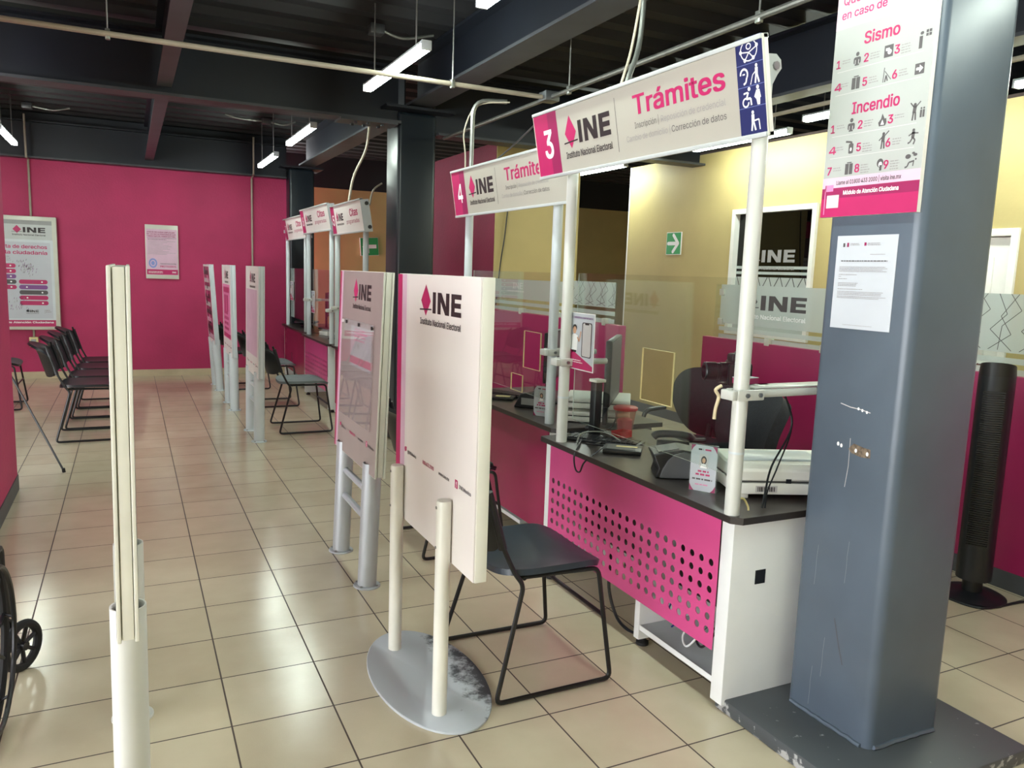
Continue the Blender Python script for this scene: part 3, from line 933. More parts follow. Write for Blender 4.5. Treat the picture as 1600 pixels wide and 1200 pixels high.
# emergency poster board on the near column
def pict(g, kind, x, y, s, mm='ink_darkgrey'):
    """small safety pictogram inside a box of height s, x = left"""
    if kind == 'person':
        g.ell(x + 0.45 * s, y + 0.84 * s, 0.16 * s, 0.16 * s, mm, 2, 12)
        g.rrect(x + 0.12 * s, y + 0.12 * s, x + 0.78 * s, y + 0.62 * s, 0.14 * s, mm, 2)
        g.rect(x + 0.26 * s, y, x + 0.64 * s, y + 0.2 * s, mm, 3)
        g.rect(x + 0.28 * s, y + 0.1 * s, x + 0.31 * s, y + 0.42 * s, 'ink_white', 4)
        g.rect(x + 0.59 * s, y + 0.1 * s, x + 0.62 * s, y + 0.42 * s, 'ink_white', 4)
    elif kind == 'lift':
        g.rect(x + 0.05 * s, y, x + 0.40 * s, y + 0.86 * s, mm, 2); g.rect(x + 0.46 * s, y, x + 0.8 * s, y + 0.86 * s, mm, 2)
        g.rect(x + 0.2 * s, y + 0.9 * s, x + 0.66 * s, y + 0.98 * s, mm, 2)
    elif kind == 'plug':
        g.rect(x, y, x + 0.85 * s, y + 0.95 * s, mm, 2); g.ell(x + 0.52 * s, y + 0.4 * s, 0.2 * s, 0.2 * s, 'ink_white', 3, 12)
        g.rect(x + 0.15 * s, y + 0.5 * s, x + 0.5 * s, y + 0.72 * s, 'ink_white', 3)
    elif kind == 'window':
        g.rect(x, y, x + 0.22 * s, y + 0.7 * s, mm, 2); g.ell(x + 0.15 * s, y + 0.86 * s, 0.12 * s, 0.1 * s, mm, 2, 10)
        for i in range(2):
            for j in range(2):
                g.rect(x + (0.42 + 0.2 * i) * s, y + (0.62 + 0.2 * j) * s, x + (0.58 + 0.2 * i) * s, y + (0.78 + 0.2 * j) * s, mm, 2)
    elif kind == 'beam':
        g.line([(x + 0.05 * s, y), (x + 0.1 * s, y + s)], 0.06 * s, mm); g.line([(x + 0.15 * s, y + 0.75 * s), (x + 0.7 * s, y + 0.1 * s)], 0.05 * s, mm)
        g.line([(x + 0.2 * s, y), (x + 0.28 * s, y + 0.45 * s), (x + 0.42 * s, y + 0.05 * s)], 0.1 * s, mm)
    elif kind == 'route':
        g.rect(x, y, x + s, y + s, mm, 2); g.rect(x + 0.15 * s, y + 0.38 * s, x + 0.55 * s, y + 0.62 * s, 'ink_white', 3)
        g.poly([(x + 0.5 * s, y + 0.15 * s), (x + 0.88 * s, y + 0.5 * s), (x + 0.5 * s, y + 0.85 * s)], 'ink_white', 3)
    elif kind == 'fire':
        g.poly([(x + 0.1 * s, y), (x, y + 0.3 * s), (x + 0.25 * s, y + 0.6 * s), (x + 0.35 * s, y + s), (x + 0.6 * s, y + 0.55 * s), (x + 0.75 * s, y + 0.6 * s), (x + 0.8 * s, y + 0.25 * s), (x + 0.7 * s, y)], mm, 2)
        g.poly([(x + 0.25 * s, y + 0.1 * s), (x + 0.4 * s, y + 0.5 * s), (x + 0.58 * s, y + 0.1 * s)], 'ink_white', 3)
    elif kind in ('alarm', 'point', 'run'):
        g.ell(x + 0.35 * s, y + 0.86 * s, 0.1 * s, 0.1 * s, mm, 2, 10)
        g.line([(x + 0.35 * s, y + 0.78 * s), (x + 0.32 * s, y + 0.4 * s)], 0.22 * s, mm)
        if kind == 'run':
            g.line([(x + 0.34 * s, y + 0.42 * s), (x + 0.5 * s, y + 0.25 * s), (x + 0.4 * s, y)], 0.1 * s, mm)
            g.line([(x + 0.32 * s, y + 0.42 * s), (x + 0.15 * s, y + 0.15 * s), (x, y + 0.1 * s)], 0.1 * s, mm)
            g.line([(x + 0.02 * s, y + 0.55 * s), (x + 0.3 * s, y + 0.7 * s), (x + 0.7 * s, y + 0.65 * s)], 0.08 * s, mm)
        else:
            g.line([(x + 0.28 * s, y + 0.45 * s), (x + 0.24 * s, y)], 0.1 * s, mm); g.line([(x + 0.4 * s, y + 0.45 * s), (x + 0.44 * s, y)], 0.1 * s, mm)
            g.line([(x + 0.3 * s, y + 0.72 * s), (x + 0.05 * s, y + (1.0 if kind == 'alarm' else 0.5) * s)], 0.07 * s, mm)
            g.line([(x + 0.4 * s, y + 0.72 * s), (x + 0.7 * s, y + 1.0 * s)], 0.07 * s, mm)
        if kind == 'alarm':
            for q in (0.78, 0.95):
                g.ell(x + q * s, y + 0.6 * s, 0.06 * s, 0.06 * s, mm, 2, 8); g.rect(x + (q - 0.07) * s, y + 0.1 * s, x + (q + 0.06) * s, y + 0.52 * s, mm, 2)
    elif kind == 'extinguisher':
        g.rrect(x + 0.3 * s, y, x + 0.72 * s, y + 0.72 * s, 0.1 * s, mm, 2); g.rect(x + 0.42 * s, y + 0.7 * s, x + 0.6 * s, y + 0.85 * s, mm, 2)
        g.line([(x + 0.5 * s, y + 0.82 * s), (x, y + 0.9 * s)], 0.14 * s, mm); g.ell(x + 0.51 * s, y + 0.3 * s, 0.08 * s, 0.14 * s, 'ink_white', 3, 8)
    elif kind == 'mask':
        g.ell(x + 0.4 * s, y + 0.62 * s, 0.32 * s, 0.36 * s, mm, 2, 14); g.ell(x + 0.44 * s, y + 0.5 * s, 0.18 * s, 0.22 * s, 'ink_white', 3, 12)
        g.rect(x + 0.38 * s, y, x + 0.6 * s, y + 0.45 * s, mm, 4)
    elif kind == 'crawl':
        g.ell(x + 0.2 * s, y + 0.72 * s, 0.22 * s, 0.16 * s, mm, 2, 12); g.ell(x + 0.75 * s, y + 0.8 * s, 0.16 * s, 0.1 * s, mm, 2, 10); g.ell(x + 0.6 * s, y + 0.92 * s, 0.12 * s, 0.08 * s, mm, 2, 10)
        g.ell(x + 0.82 * s, y + 0.5 * s, 0.07 * s, 0.07 * s, mm, 2, 8)
        g.line([(x + 0.7 * s, y + 0.4 * s), (x + 0.3 * s, y + 0.32 * s), (x + 0.18 * s, y + 0.05 * s), (x, y)], 0.11 * s, mm); g.line([(x + 0.66 * s, y + 0.38 * s), (x + 0.62 * s, y + 0.05 * s)], 0.08 * s, mm)

BX, BY1, BY0, BZ0, BZ1 = 2.03, 1.918, 1.566, 1.714, 2.42
t = thing('emergency_poster', (2.04, 1.742, BZ0), 'white and magenta emergency board headed Sismo and Incendio on the near column', 'poster')
m = MB(); m.box(BX, 2.045, BY0, BY1, BZ0, BZ1, 'print_white'); m.build('backing_board', t, smooth=0, )
m = MB(); g = GFX(m, (BX, BY1, BZ0), (0, -1, 0), (0, 0, 1))
W = BY1 - BY0
g.rect(0, 0, W, BZ1 - BZ0, 'poster_print', 0)
g.rect(0, 0, W, 0.058, 'ink_magenta', 1); g.rect(0, 0.058, W, 0.09, 'ink_dark_magenta', 1); g.rect(0, 0.09, W, 0.122, 'ink_lilac', 1)
g.text('Llame al 01800 433 2000 | visita ine.mx', 0.055, 0.099, 0.0125, 'ink_darkgrey', w=0.235)
g.text('Módulo de Atención Ciudadana', 0.085, 0.067, 0.0125, 'ink_white', w=0.2)
g.rect(0.012, 0.008, 0.016, 0.1, 'ink_pink', 3); g.rect(0.0125, 0.08, 0.045, 0.1, 'ink_pink', 3)
g.rect(0.022, 0.028, 0.07, 0.068, 'ink_lightgrey', 3); g.poly([(0.026, 0.03), (0.03, 0.05), (0.042, 0.056), (0.05, 0.034), (0.06, 0.03)], 'ink_white', 4)
g.rect(0, 0.575, W, BZ1 - BZ0, 'ink_lilac', 1)
for k in range(6):
    g.line([(0.0 + 0.03 * k, 0.576), (0.05 + 0.04 * k, 0.61 + 0.01 * (k % 3)), (0.09 + 0.035 * k, 0.59)], 0.0012, 'ink_lightgrey', 2)
g.text('Qué hacer', 0.022, 0.645, 0.027, 'ink_magenta', w=0.17); g.text('en caso de', 0.02, 0.603, 0.024, 'ink_magenta', w=0.165)
g.rect(0.235, 0.62, 0.31, 0.66, 'ink_darkgrey', 2)
g.text('Sismo', 0.113, 0.512, 0.034, 'ink_magenta', w=0.125)
g.text('Incendio', 0.09, 0.31, 0.034, 'ink_magenta', w=0.17)
SET = [  # rows: y, then (number, x, text lines, pictogram, its x, its size)
    (0.458, [('1', 0.014, 2, 'person', 0.075, 0.04), ('2', 0.118, 3, 'plug', 0.19, 0.036), ('3', 0.225, 4, 'window', 0.305, 0.048)]),
    (0.388, [('4', 0.014, 2, 'lift', 0.078, 0.04), ('5', 0.120, 3, 'beam', 0.192, 0.042), ('6', 0.225, 3, 'route', 0.3, 0.03)]),
    (0.262, [('1', 0.014, 2, 'person', 0.075, 0.04), ('2', 0.118, 3, 'fire', 0.192, 0.036), ('3', 0.225, 2, 'alarm', 0.295, 0.05)]),
    (0.195, [('4', 0.014, 2, 'extinguisher', 0.078, 0.042), ('5', 0.120, 4, 'point', 0.198, 0.05), ('6', 0.225, 3, 'run', 0.3, 0.046)]),
    (0.132, [('7', 0.014, 2, 'lift', 0.082, 0.038), ('8', 0.120, 4, 'mask', 0.198, 0.036), ('9', 0.225, 4, 'crawl', 0.298, 0.042)])]
for y, its in SET:
    for n, x, k, ic, ix, s in its:
        g.text(n, x, y, 0.024, 'ink_magenta')
        g.lines(x + 0.023, y + 0.018, 0.035, k, 0.0075, 0.003, 'ink_grey')
        pict(g, ic, ix, y - 0.004, s)
    if y not in (0.132,):
        g.rect(0.02, y - 0.013, W - 0.03, y - 0.0115, 'ink_lightgrey', 1)
m.build('printed_face', t, smooth=0)

m = MB(); m.box(2.0425, 2.0445, 1.627, 1.85, 1.364, 1.654, 'paper')
g = GFX(m, (2.0425, 1.85, 1.364), (0, -1, 0), (0, 0, 1))
g.rect(0.025, 0.255, 0.032, 0.267, 'ink_darkgrey', 1); g.rect(0.04, 0.255, 0.047, 0.268, 'ink_dark_magenta', 1); g.rect(0.105, 0.258, 0.113, 0.268, 'ink_dark_magenta', 1)
g.lines(0.053, 0.264, 0.04, 2, 0.004, 0.0018, 'ink_grey'); g.lines(0.118, 0.264, 0.05, 2, 0.005, 0.0022, 'ink_grey')
g.lines(0.13, 0.231, 0.06, 1, 0.005, 0.0016, 'ink_grey'); g.lines(0.022, 0.21, 0.175, 1, 0.005, 0.003, 'ink_darkgrey', rag=0.02)
for yy, n, ww in ((0.192, 4, 0.185), (0.168, 1, 0.07), (0.162, 1, 0.01), (0.155, 1, 0.04), (0.142, 3, 0.08), (0.123, 1, 0.11), (0.115, 3, 0.185), (0.1, 2, 0.185)):
    g.lines(0.018, yy, ww, n, 0.0045, 0.0018, 'ink_grey', rag=0.15)
g.lines(0.05, 0.011, 0.12, 1, 0.004, 0.0014, 'ink_grey')
tag(m.build('notice_sheet', smooth=0), 'white printed sheet taped to the near column below the emergency board', 'notice')

# lightbox on the back wall
LX0, LX1, LZ0, LZ1 = -1.62, -0.78, 0.615, 1.985
t = thing('lightbox', ((LX0 + LX1) / 2, 11.26, LZ0), 'tall framed rights poster lightbox at the left of the magenta wall', 'poster')
m = MB(); m.box(LX0, LX1, 11.225, 11.312, LZ0, LZ1, 'frame_alu', 0.01); m.build('cabinet', t)
m = MB(); g = GFX(m, (LX0, 11.225, LZ0), (1, 0, 0), (0, 0, 1))
W, H = LX1 - LX0, LZ1 - LZ0
g.rect(0.05, 1.09, W - 0.05, H - 0.05, 'grey_enamel', 1)
g.rect(0.05, 1.27, W - 0.05, H - 0.05, 'device_grey', 2)
diamond_logo(g, W - 0.46, 1.175, 0.062, 'ink_magenta', 'ink_black', wk=1.75)
g.rect(0.045, 0.12, W - 0.045, 1.09, 'cool_enamel', 1); g.rect(0.075, 0.14, W - 0.075, 1.06, 'paper', 2)
g.text('Carta de derechos', W - 0.11, 0.985, 0.042, 'ink_magenta', w=0.53, al='r', l=3); g.text('de la ciudadanía', W - 0.11, 0.915, 0.042, 'ink_magenta', w=0.54, al='r', l=3)
g.lines(0.1, 0.88, 0.3, 3, 0.022, 0.007, 'ink_grey', l=3)
for k, c in enumerate(('ink_magenta', 'ink_magenta', 'ink_purple', 'ink_darkgrey', 'ink_magenta')):
    g.rrect(0.1, 0.80 - k * 0.064 - 0.052, W - 0.445, 0.80 - k * 0.064, 0.024, c, 3)
    g.ell(W - 0.5, 0.80 - k * 0.064 - 0.026, 0.01, 0.01, 'ink_white', 4, 8)
    g.rrect(W - 0.42, 0.61 - k * 0.064 - 0.052, W - 0.12, 0.61 - k * 0.064, 0.024, ('ink_magenta', 'ink_purple', 'ink_darkgrey', 'ink_magenta', 'ink_magenta')[k], 3)
    g.ell(W - (0.18 if k % 2 == 0 else 0.34), 0.61 - k * 0.064 - 0.026, 0.01, 0.01, 'ink_white', 4, 8)
for k in range(70):
    r, a = random.gauss(0, 0.045), random.gauss(0, 0.05)
    g.line([(W - 0.33 + r - 0.4 * a, 0.74 + a), (W - 0.33 + r - 0.4 * a + 0.006, 0.74 + a + 0.022)], 0.004, random.choice(('ink_purple', 'ink_grey', 'ink_darkgrey')), 3)
for k in range(40):
    a, b = random.uniform(0.3, 0.5), random.uniform(0.24, 0.4)
    g.line([(a, b), (a + 0.005, b + 0.02)], 0.004, random.choice(('ink_purple', 'ink_grey')), 3)
diamond_logo(g, W - 0.36, 0.215, 0.028, 'ink_grey', 'ink_darkgrey', sub=True, wk=1.5); g.rect(W - 0.165, 0.2, W - 0.162, 0.25, 'ink_grey', 3); g.lines(W - 0.155, 0.235, 0.06, 2, 0.02, 0.008, 'ink_grey', l=3)
g.rect(0.03, 0.04, W - 0.05, 0.12, 'ink_magenta', 2)
g.text('Módulo de Atención Ciudadana', W - 0.075, 0.082, 0.022, 'ink_white', w=0.66, al='r', l=3)
m.build('printed_face', t, smooth=0)

t = thing('notice_board', (0.395, 11.31, 1.275), 'pale privacy notice board with blue seal on the magenta back wall', 'poster')
m = MB(); m.box(0.2, 0.592, 11.296, 11.33, 1.275, 1.965, 'frame_alu', 0.004); m.build('backing_board', t)
m = MB(); g = GFX(m, (0.2, 11.296, 1.275), (1, 0, 0), (0, 0, 1))
g.rect(0.012, 0.05, 0.38, 0.635, 'ink_lilac', 1); g.rect(0.012, 0.055, 0.38, 0.12, 'ink_magenta', 2)
for k, (s, wd) in enumerate((('AVISO DE PRIVACIDAD SIMPLIFICADO', 0.33), ('DE LOS DATOS PERSONALES QUE', 0.34), ('FORMAN PARTE DEL PADRÓN ELECTORAL', 0.34))):
    g.text(s, 0.022, 0.588 - k * 0.026, 0.017, 'ink_dark_magenta', w=wd)
g.rect(0.02, 0.52, 0.37, 0.524, 'ink_darkgrey', 2)
g.lines(0.03, 0.5, 0.25, 1, 0.02, 0.006, 'ink_darkgrey'); g.lines(0.03, 0.48, 0.33, 11, 0.0165, 0.004, 'ink_grey', rag=0.5)
g.ell(0.085, 0.2, 0.05, 0.062, 'ink_paleblue', 2); g.ell(0.085, 0.2, 0.032, 0.04, 'ink_lilac', 3); g.ell(0.085, 0.2, 0.022, 0.028, 'ink_paleblue', 4)
g.text('TUS DATOS ESTÁN', 0.17, 0.187, 0.014, 'ink_darkgrey', w=0.19); g.text('PROTEGIDOS', 0.17, 0.148, 0.024, 'ink_magenta', w=0.19)
g.text('INE', 0.31, 0.078, 0.018, 'ink_white', w=0.05, l=3); g.lines(0.03, 0.09, 0.2, 2, 0.016, 0.006, 'ink_white', l=3)
m.build('printed_face', t, smooth=0)
# ================================================================== information panels on posts
PH, PZ0, PZ1 = 0.391, 0.555, 1.487
def panel_face_common(g, W, H):
    g.rect(0.0, 0.0, W, H, 'print_white', 0)

def post_panel(X, yn, lean, label, face, post_m='silver_enamel', frame_m='frame_alu', yaw=0.0, cross=True, back=None):
    """upright board carried by two floor posts; yn = y of the nearer post"""
    t = thing('information_panel', (X, yn + 0.256, 0), label, 'information panel', 'information panels on twin posts', (0, math.radians(lean), math.radians(yaw)))
    xf = WM[t]
    for s in (-1, 1):
        m = MB(xf); y = 0.256 * s
        m.lathe([(0.0445, 0.008), (0.0445, 0.60), (0.0405, 0.60), (0.0405, 0.45)], (0, y, 0), post_m, 28)
        p = m.build('post', t)
        m = MB(xf); m.lathe([(0.064, 0.0), (0.064, 0.006), (0.061, 0.009), (0.0445, 0.009)], (0, y, 0), post_m, 28)
        for a in (45, 135, 225, 315):
            m.lathe([(0.007, 0.009), (0.007, 0.014), (0.0, 0.015)], (0.054 * math.cos(math.radians(a)), y + 0.054 * math.sin(math.radians(a)), 0), 'screw', 6)
        m.build('floor_flange', p)
    if cross:
        for z in (0.315, 0.45):
            m = MB(xf); m.cyl((0, -0.225, z), (0, 0.225, z), 0.017, post_m, 16); m.build('crossbar', t)
    m = MB(xf)
    m.box(-0.021, 0.021, -PH + 0.016, PH - 0.016, PZ0 + 0.004, PZ1 - 0.004, frame_m)
    m.box(-0.0125, 0.0135, -PH + 0.003, PH - 0.003, PZ0 + 0.006, PZ1 - 0.003, frame_m, 0.001)
    for sx in (-1, 1):                                  # rims standing proud of the edge channel
        x0, x1 = sorted((sx * 0.025, sx * 0.0155))
        m.box(x0, x1, -PH, -PH + 0.012, PZ0, PZ1, frame_m, 0.002)
        m.box(x0, x1, PH - 0.012, PH, PZ0, PZ1, frame_m, 0.002)
        m.box(x0, x1, -PH + 0.012, PH - 0.012, PZ1 - 0.012, PZ1, frame_m, 0.002)
        m.box(x0, x1, -PH + 0.012, PH - 0.012, PZ0, PZ0 + 0.012, frame_m, 0.002)
    b = m.build('board', t)
    m = MB(xf); g = GFX(m, (-0.025, PH - 0.003, PZ0 + 0.003), (0, -1, 0), (0, 0, 1))
    face(g, 2 * PH - 0.006, PZ1 - PZ0 - 0.006, t, xf)
    m.build('printed_face', t, smooth=0)
    m = MB(xf); g = GFX(m, (0.025, -PH + 0.003, PZ0 + 0.003), (0, 1, 0), (0, 0, 1))
    g.rect(0, 0, 2 * PH - 0.006, PZ1 - PZ0 - 0.006, 'print_white', 0)
    (back or (lambda g, W, H: diamond_logo(g, W * 0.3, H - 0.14, 0.07, wk=1.5)))(g, 2 * PH - 0.006, PZ1 - PZ0 - 0.006)
    m.build('printed_back', t, smooth=0)
    return t

def contact_row(g, W, y, k=1.0):
    g.poly([(0.14 * W, y), (0.165 * W, y + 0.006), (0.168 * W, y + 0.022), (0.14 * W, y + 0.02), (0.133 * W, y + 0.012)], 'ink_magenta', 2)
    g.text('@INEMexico', 0.18 * W, y, 0.012 * k, 'ink_darkgrey', w=0.125 * W)
    g.text('800.433.2000', 0.395 * W, y, 0.013 * k, 'ink_magenta', w=0.145 * W)
    g.text('www.ine.mx', 0.60 * W, y, 0.012 * k, 'ink_darkgrey', w=0.125 * W)
    g.rect(0.79 * W, y - 0.006, 0.82 * W, y + 0.022, 'ink_magenta', 2); g.text('f', 0.80 * W, y - 0.003, 0.019, 'ink_white', l=3)
    g.text('INEMexico', 0.835 * W, y, 0.012 * k, 'ink_darkgrey', w=0.125 * W)

def face_acrylic(g, W, H, t, xf):
    g.rect(0, 0, W, H, 'print_beige', 0)
    g.rect(0, 0, 0.035 * W, H, 'ink_magenta', 1); g.rect(0.035 * W, 0, 0.085 * W, H, 'ink_lilac', 1)
    diamond_logo(g, 0.36 * W, H - 0.135, 0.075, wk=1.35)
    contact_row(g, W, 0.12)
    # sheets hanging inside the clear pocket
    g.rect(0.33 * W, 0.46, 0.82 * W, 0.66, 'paper', 1); g.rect(0.33 * W, 0.475, 0.82 * W, 0.51, 'ink_magenta', 2)
    g.text('INE', 0.5 * W, 0.56, 0.016, 'ink_grey')
    g.lines(0.42 * W, 0.64, 0.3 * W, 4, 0.017, 0.009, 'ink_pink')
    m = MB(xf)
    y0, y1 = PH - 0.10, PH - 0.69
    m.box(-0.0325, -0.0305, y1, y0, PZ0 + 0.2, PZ0 + 0.69, 'pocket_acrylic')
    m.build('clear_pocket', t, smooth=0)
    m = MB(xf)
    for y in (y0 - 0.02, y0 - 0.09, y0 - 0.30, y1 + 0.03):
        m.lathe([(0.0085, 0), (0.0085, 0.003), (0.0, 0.005)], (0, 0, 0), 'ink_black', 10)
        n = 40
        for i in range(len(m.v) - 30, len(m.v)):
            pass
    m = MB(xf)
    for y, mm in ((y0 - 0.02, 'ink_white'), (y0 - 0.09, 'black_plastic'), (y0 - 0.33, 'black_plastic'), (y1 + 0.03, 'black_plastic')):
        m.cyl((-0.0305, y, PZ0 + 0.675), (-0.037, y, PZ0 + 0.675), 0.009, mm, 12)
    m.build('fixing_stud', t)

def face_poster(c1, c2, dark=False):
    def f(g, W, H, t, xf):
        panel_face_common(g, W, H)
        if dark:
            g.rect(0.04, 0.05, W - 0.06, H - 0.02, 'ink_dark_magenta', 1)
            for k in range(9):
                y = 0.06 + k * 0.094
                g.rect(0.06, y, W - 0.1 - 0.05 * (k % 3), y + 0.05, random.choice(('ink_darkgrey', 'ink_lightgrey', 'ink_black', 'ink_lilac')), 2)
                g.rect(0.12 + 0.1 * (k % 4), y + 0.02, 0.25 + 0.1 * (k % 4), y + 0.085, random.choice(('ink_black', 'ink_pink', 'ink_darkgrey')), 3)
            return
        diamond_logo(g, 0.34 * W, H - 0.135, 0.075, wk=1.4)
        g.rect(0.05, 0.17, W - 0.08, H - 0.195, c1, 1)
        if c2:
            g.rect(0.13, H - 0.28, W - 0.16, H - 0.225, c2, 2)
            for k in range(2):
                g.rect(0.18 + 0.2 * k, 0.45, 0.32 + 0.2 * k, 0.62, c2, 2)
            g.lines(0.16, 0.42, W - 0.34, 4, 0.055, 0.03, c2)
            g.rect(0.06, 0.18, W - 0.09, 0.22, c2, 2)
        contact_row(g, W, 0.09)
    return f

post_panel(-0.032, 2.205, 0.35, 'white panel seen edge-on at the left of the foreground on thick white posts', face_poster('ink_lilac', None), post_m='white_enamel', frame_m='cream_enamel', cross=False)
post_panel(0.979, 3.512, 2.0, 'beige panel with clear reflective pocket standing left of the oval based panel', face_acrylic)
post_panel(0.962, 6.871, 0.6, 'white panel with blank lilac poster, third from the front on grey posts', face_poster('ink_lilac', None), post_m='cool_enamel', frame_m='cool_enamel')
post_panel(0.946, 8.459, -0.6, 'white panel with magenta printed poster behind the lilac one', face_poster('ink_pink', 'ink_magenta'), post_m='cool_enamel', frame_m='cool_enamel')
post_panel(0.939, 9.856, -3.4, 'farthest panel leaning left with dark magenta photographs', face_poster(None, None, True), post_m='cool_enamel', frame_m='cool_enamel')

# foreground panel on the oval plate
t = thing('information_panel', (0.952, 2.59, 0), 'white panel standing on two white tubes and a scuffed oval grey base plate', 'information panel')
xf = WM[t]
m = MB(xf); m.lathe([(0.99, 0.0), (1.0, 0.003), (1.0, 0.009), (0.99, 0.011), (0.0, 0.011)], (0, 0, 0), 'worn_plate', 64, 0.2, 0.392); m.build('base_plate', t)
for y in (-0.254, 0.248):
    m = MB(xf); m.lathe([(0.0255, 0.011), (0.0255, 0.752), (0.0235, 0.757), (0.0, 0.759)], (-0.045, y, 0), 'cream_enamel', 24); p = m.build('post', t)
    m = MB(xf)
    for z in (0.60, 0.735):
        m.cyl((-0.0705, y, z), (-0.073, y, z), 0.005, 'screw', 8)
    m.build('bolt', p)
m = MB(xf); m.box(-0.014, 0.026, -0.452, 0.35, 0.542, 1.486, 'cream_enamel', 0.002)
m.box(-0.0185, -0.012, -0.45, 0.348, 0.544, 1.484, 'print_white', 0.001)
m.build('board', t)
m = MB(xf); g = GFX(m, (-0.0185, 0.348, 0.544), (0, -1, 0), (0, 0, 1)); W, H = 0.798, 0.94
g.rect(0, 0, W, H, 'print_pale', 0); g.rect(0, 0, 0.052, H, 'ink_magenta', 1); g.rect(0.052, 0, 0.105, H, 'ink_lilac', 1); g.rect(0.105, 0, 0.13, H, 'print_white', 1)
diamond_logo(g, 0.268, 0.812, 0.072, wk=1.68)
contact_row(g, W, 0.268)
m.build('printed_face', t, smooth=0)

# ================================================================== chairs
def chair_parts(t, seat_m='black_plastic', back_m='black_plastic', arm=False, sag=0.09, curl=0.04):
    """sled base stacking chair, front along +X, rear runner corner at x=0"""
    xf = WM[t]
    for s in (-1, 1):
        m = MB(xf)
        pts = rounded([(-0.045, 0.215 * s, 0.79), (0.01, 0.222 * s, 0.60), (0.075, 0.225 * s, 0.462), (0.112, 0.225 * s, 0.415), (0.0, 0.262 * s, 0.011), (0.475, 0.255 * s, 0.011), (0.42, 0.222 * s, 0.437), (0.10, 0.205 * s, 0.437)], 0.03)
        m.tube(pts, 0.0088, 'black_metal', 8); m.build('side_frame', t)
    m = MB(xf); m.cyl((0.443, -0.232, 0.255), (0.443, 0.232, 0.255), 0.008, 'black_metal', 8); m.build('crossbar', t)
    m = MB(xf); m.cyl((0.12, -0.215, 0.435), (0.12, 0.215, 0.435), 0.008, 'black_metal', 8); m.build('crossbar', t)
    m = MB(xf)
    def seat(u, v):
        x = 0.245 + 0.215 * u
        return (x, 0.232 * v, 0.463 - 0.018 * (1 - v * v) * (1 - 0.4 * u) - 0.03 * max(0, u - 0.55) ** 2 * 4 + 0.012 * max(0, -u - 0.5))
    m.slab(seat, 16, 16, 0.022, seat_m, 5); m.build('seat', t)
    m = MB(xf)
    def back(u, v):
        z = 0.668 + 0.137 * u
        return (0.012 - 0.29 * (z - 0.60) - curl * max(0, u - 0.45) ** 2 * 4 - sag * (1 - v * v), 0.236 * v, z - 0.035 * (v * v) * max(0, u))
    m.slab(back, 14, 18, 0.018, back_m, 4.5); m.build('backrest', t)
    for s in (-1, 1):
        m = MB(xf); m.cyl((-0.035, 0.222 * s, 0.765), (0.025, 0.226 * s, 0.56), 0.0155, back_m, 10)
        m.build('backrest_sleeve', t)
    if arm:
        m = MB(xf); m.tube(rounded([(0.24, 0.245, 0.435), (0.2, 0.262, 0.60), (0.17, 0.266, 0.715), (0.0, 0.266, 0.725)], 0.04), 0.009, 'black_metal', 8); p = m.build('arm_frame', t)
        m = MB(xf); m.box(-0.02, 0.2, 0.243, 0.289, 0.718, 0.742, 'black_plastic', 0.011); m.build('arm_pad', p)
    return t

G1, G2 = 'chairs in front of the service desks', 'waiting chairs in the left row'
def desk_chair(x, y, rz, label, sm='black_plastic', arm=False, group=G1, sag=0.09, curl=0.04):
    t = thing('stacking_chair', (x, y, 0), label, 'chair', group)
    chair_parts(t, sm, 'black_plastic', arm, sag, curl)
    t.rotation_euler = (0, 0, rz)
    return t
desk_chair(1.107, 2.572, 0, 'black chair with dark blue-grey seat right behind the oval based panel', 'seat_blue', True, sag=0.055, curl=0.005)
desk_chair(1.33, 3.98, 0, 'black chair at desk 4 hidden behind the white panel, legs showing between posts')
desk_chair(1.17, 7.36, 0, 'black chair with grey seat at desk 5 beside the lilac poster panel', 'seat_grey')
desk_chair(1.14, 8.78, 0, 'black chair with grey seat at desk 6 partly behind the lilac panel', 'seat_grey', True)
desk_chair(1.04, 10.08, 0, 'black chair at desk 7 glimpsed between the two far panels')
row = desk_chair(-0.575, 7.51, 0, 'nearest chair of the waiting row in front of the magenta wall', group=G2)
for i, lab in enumerate(('second chair from the front of the waiting row', 'third chair from the front of the waiting row', 'farthest chair of the waiting row, nearest the magenta wall')):
    dup(row, (-0.545 + 0.02 * i, 8.07 + 0.56 * i, 0), (0, 0, 0), 'black ' + lab)
row['label'] = 'black ' + row['label']
dup(row, (-1.46, 9.2, 0), (0, 0, 0), 'black chair whose front edge shows beside the left wall end', 'chairs along the left wall')

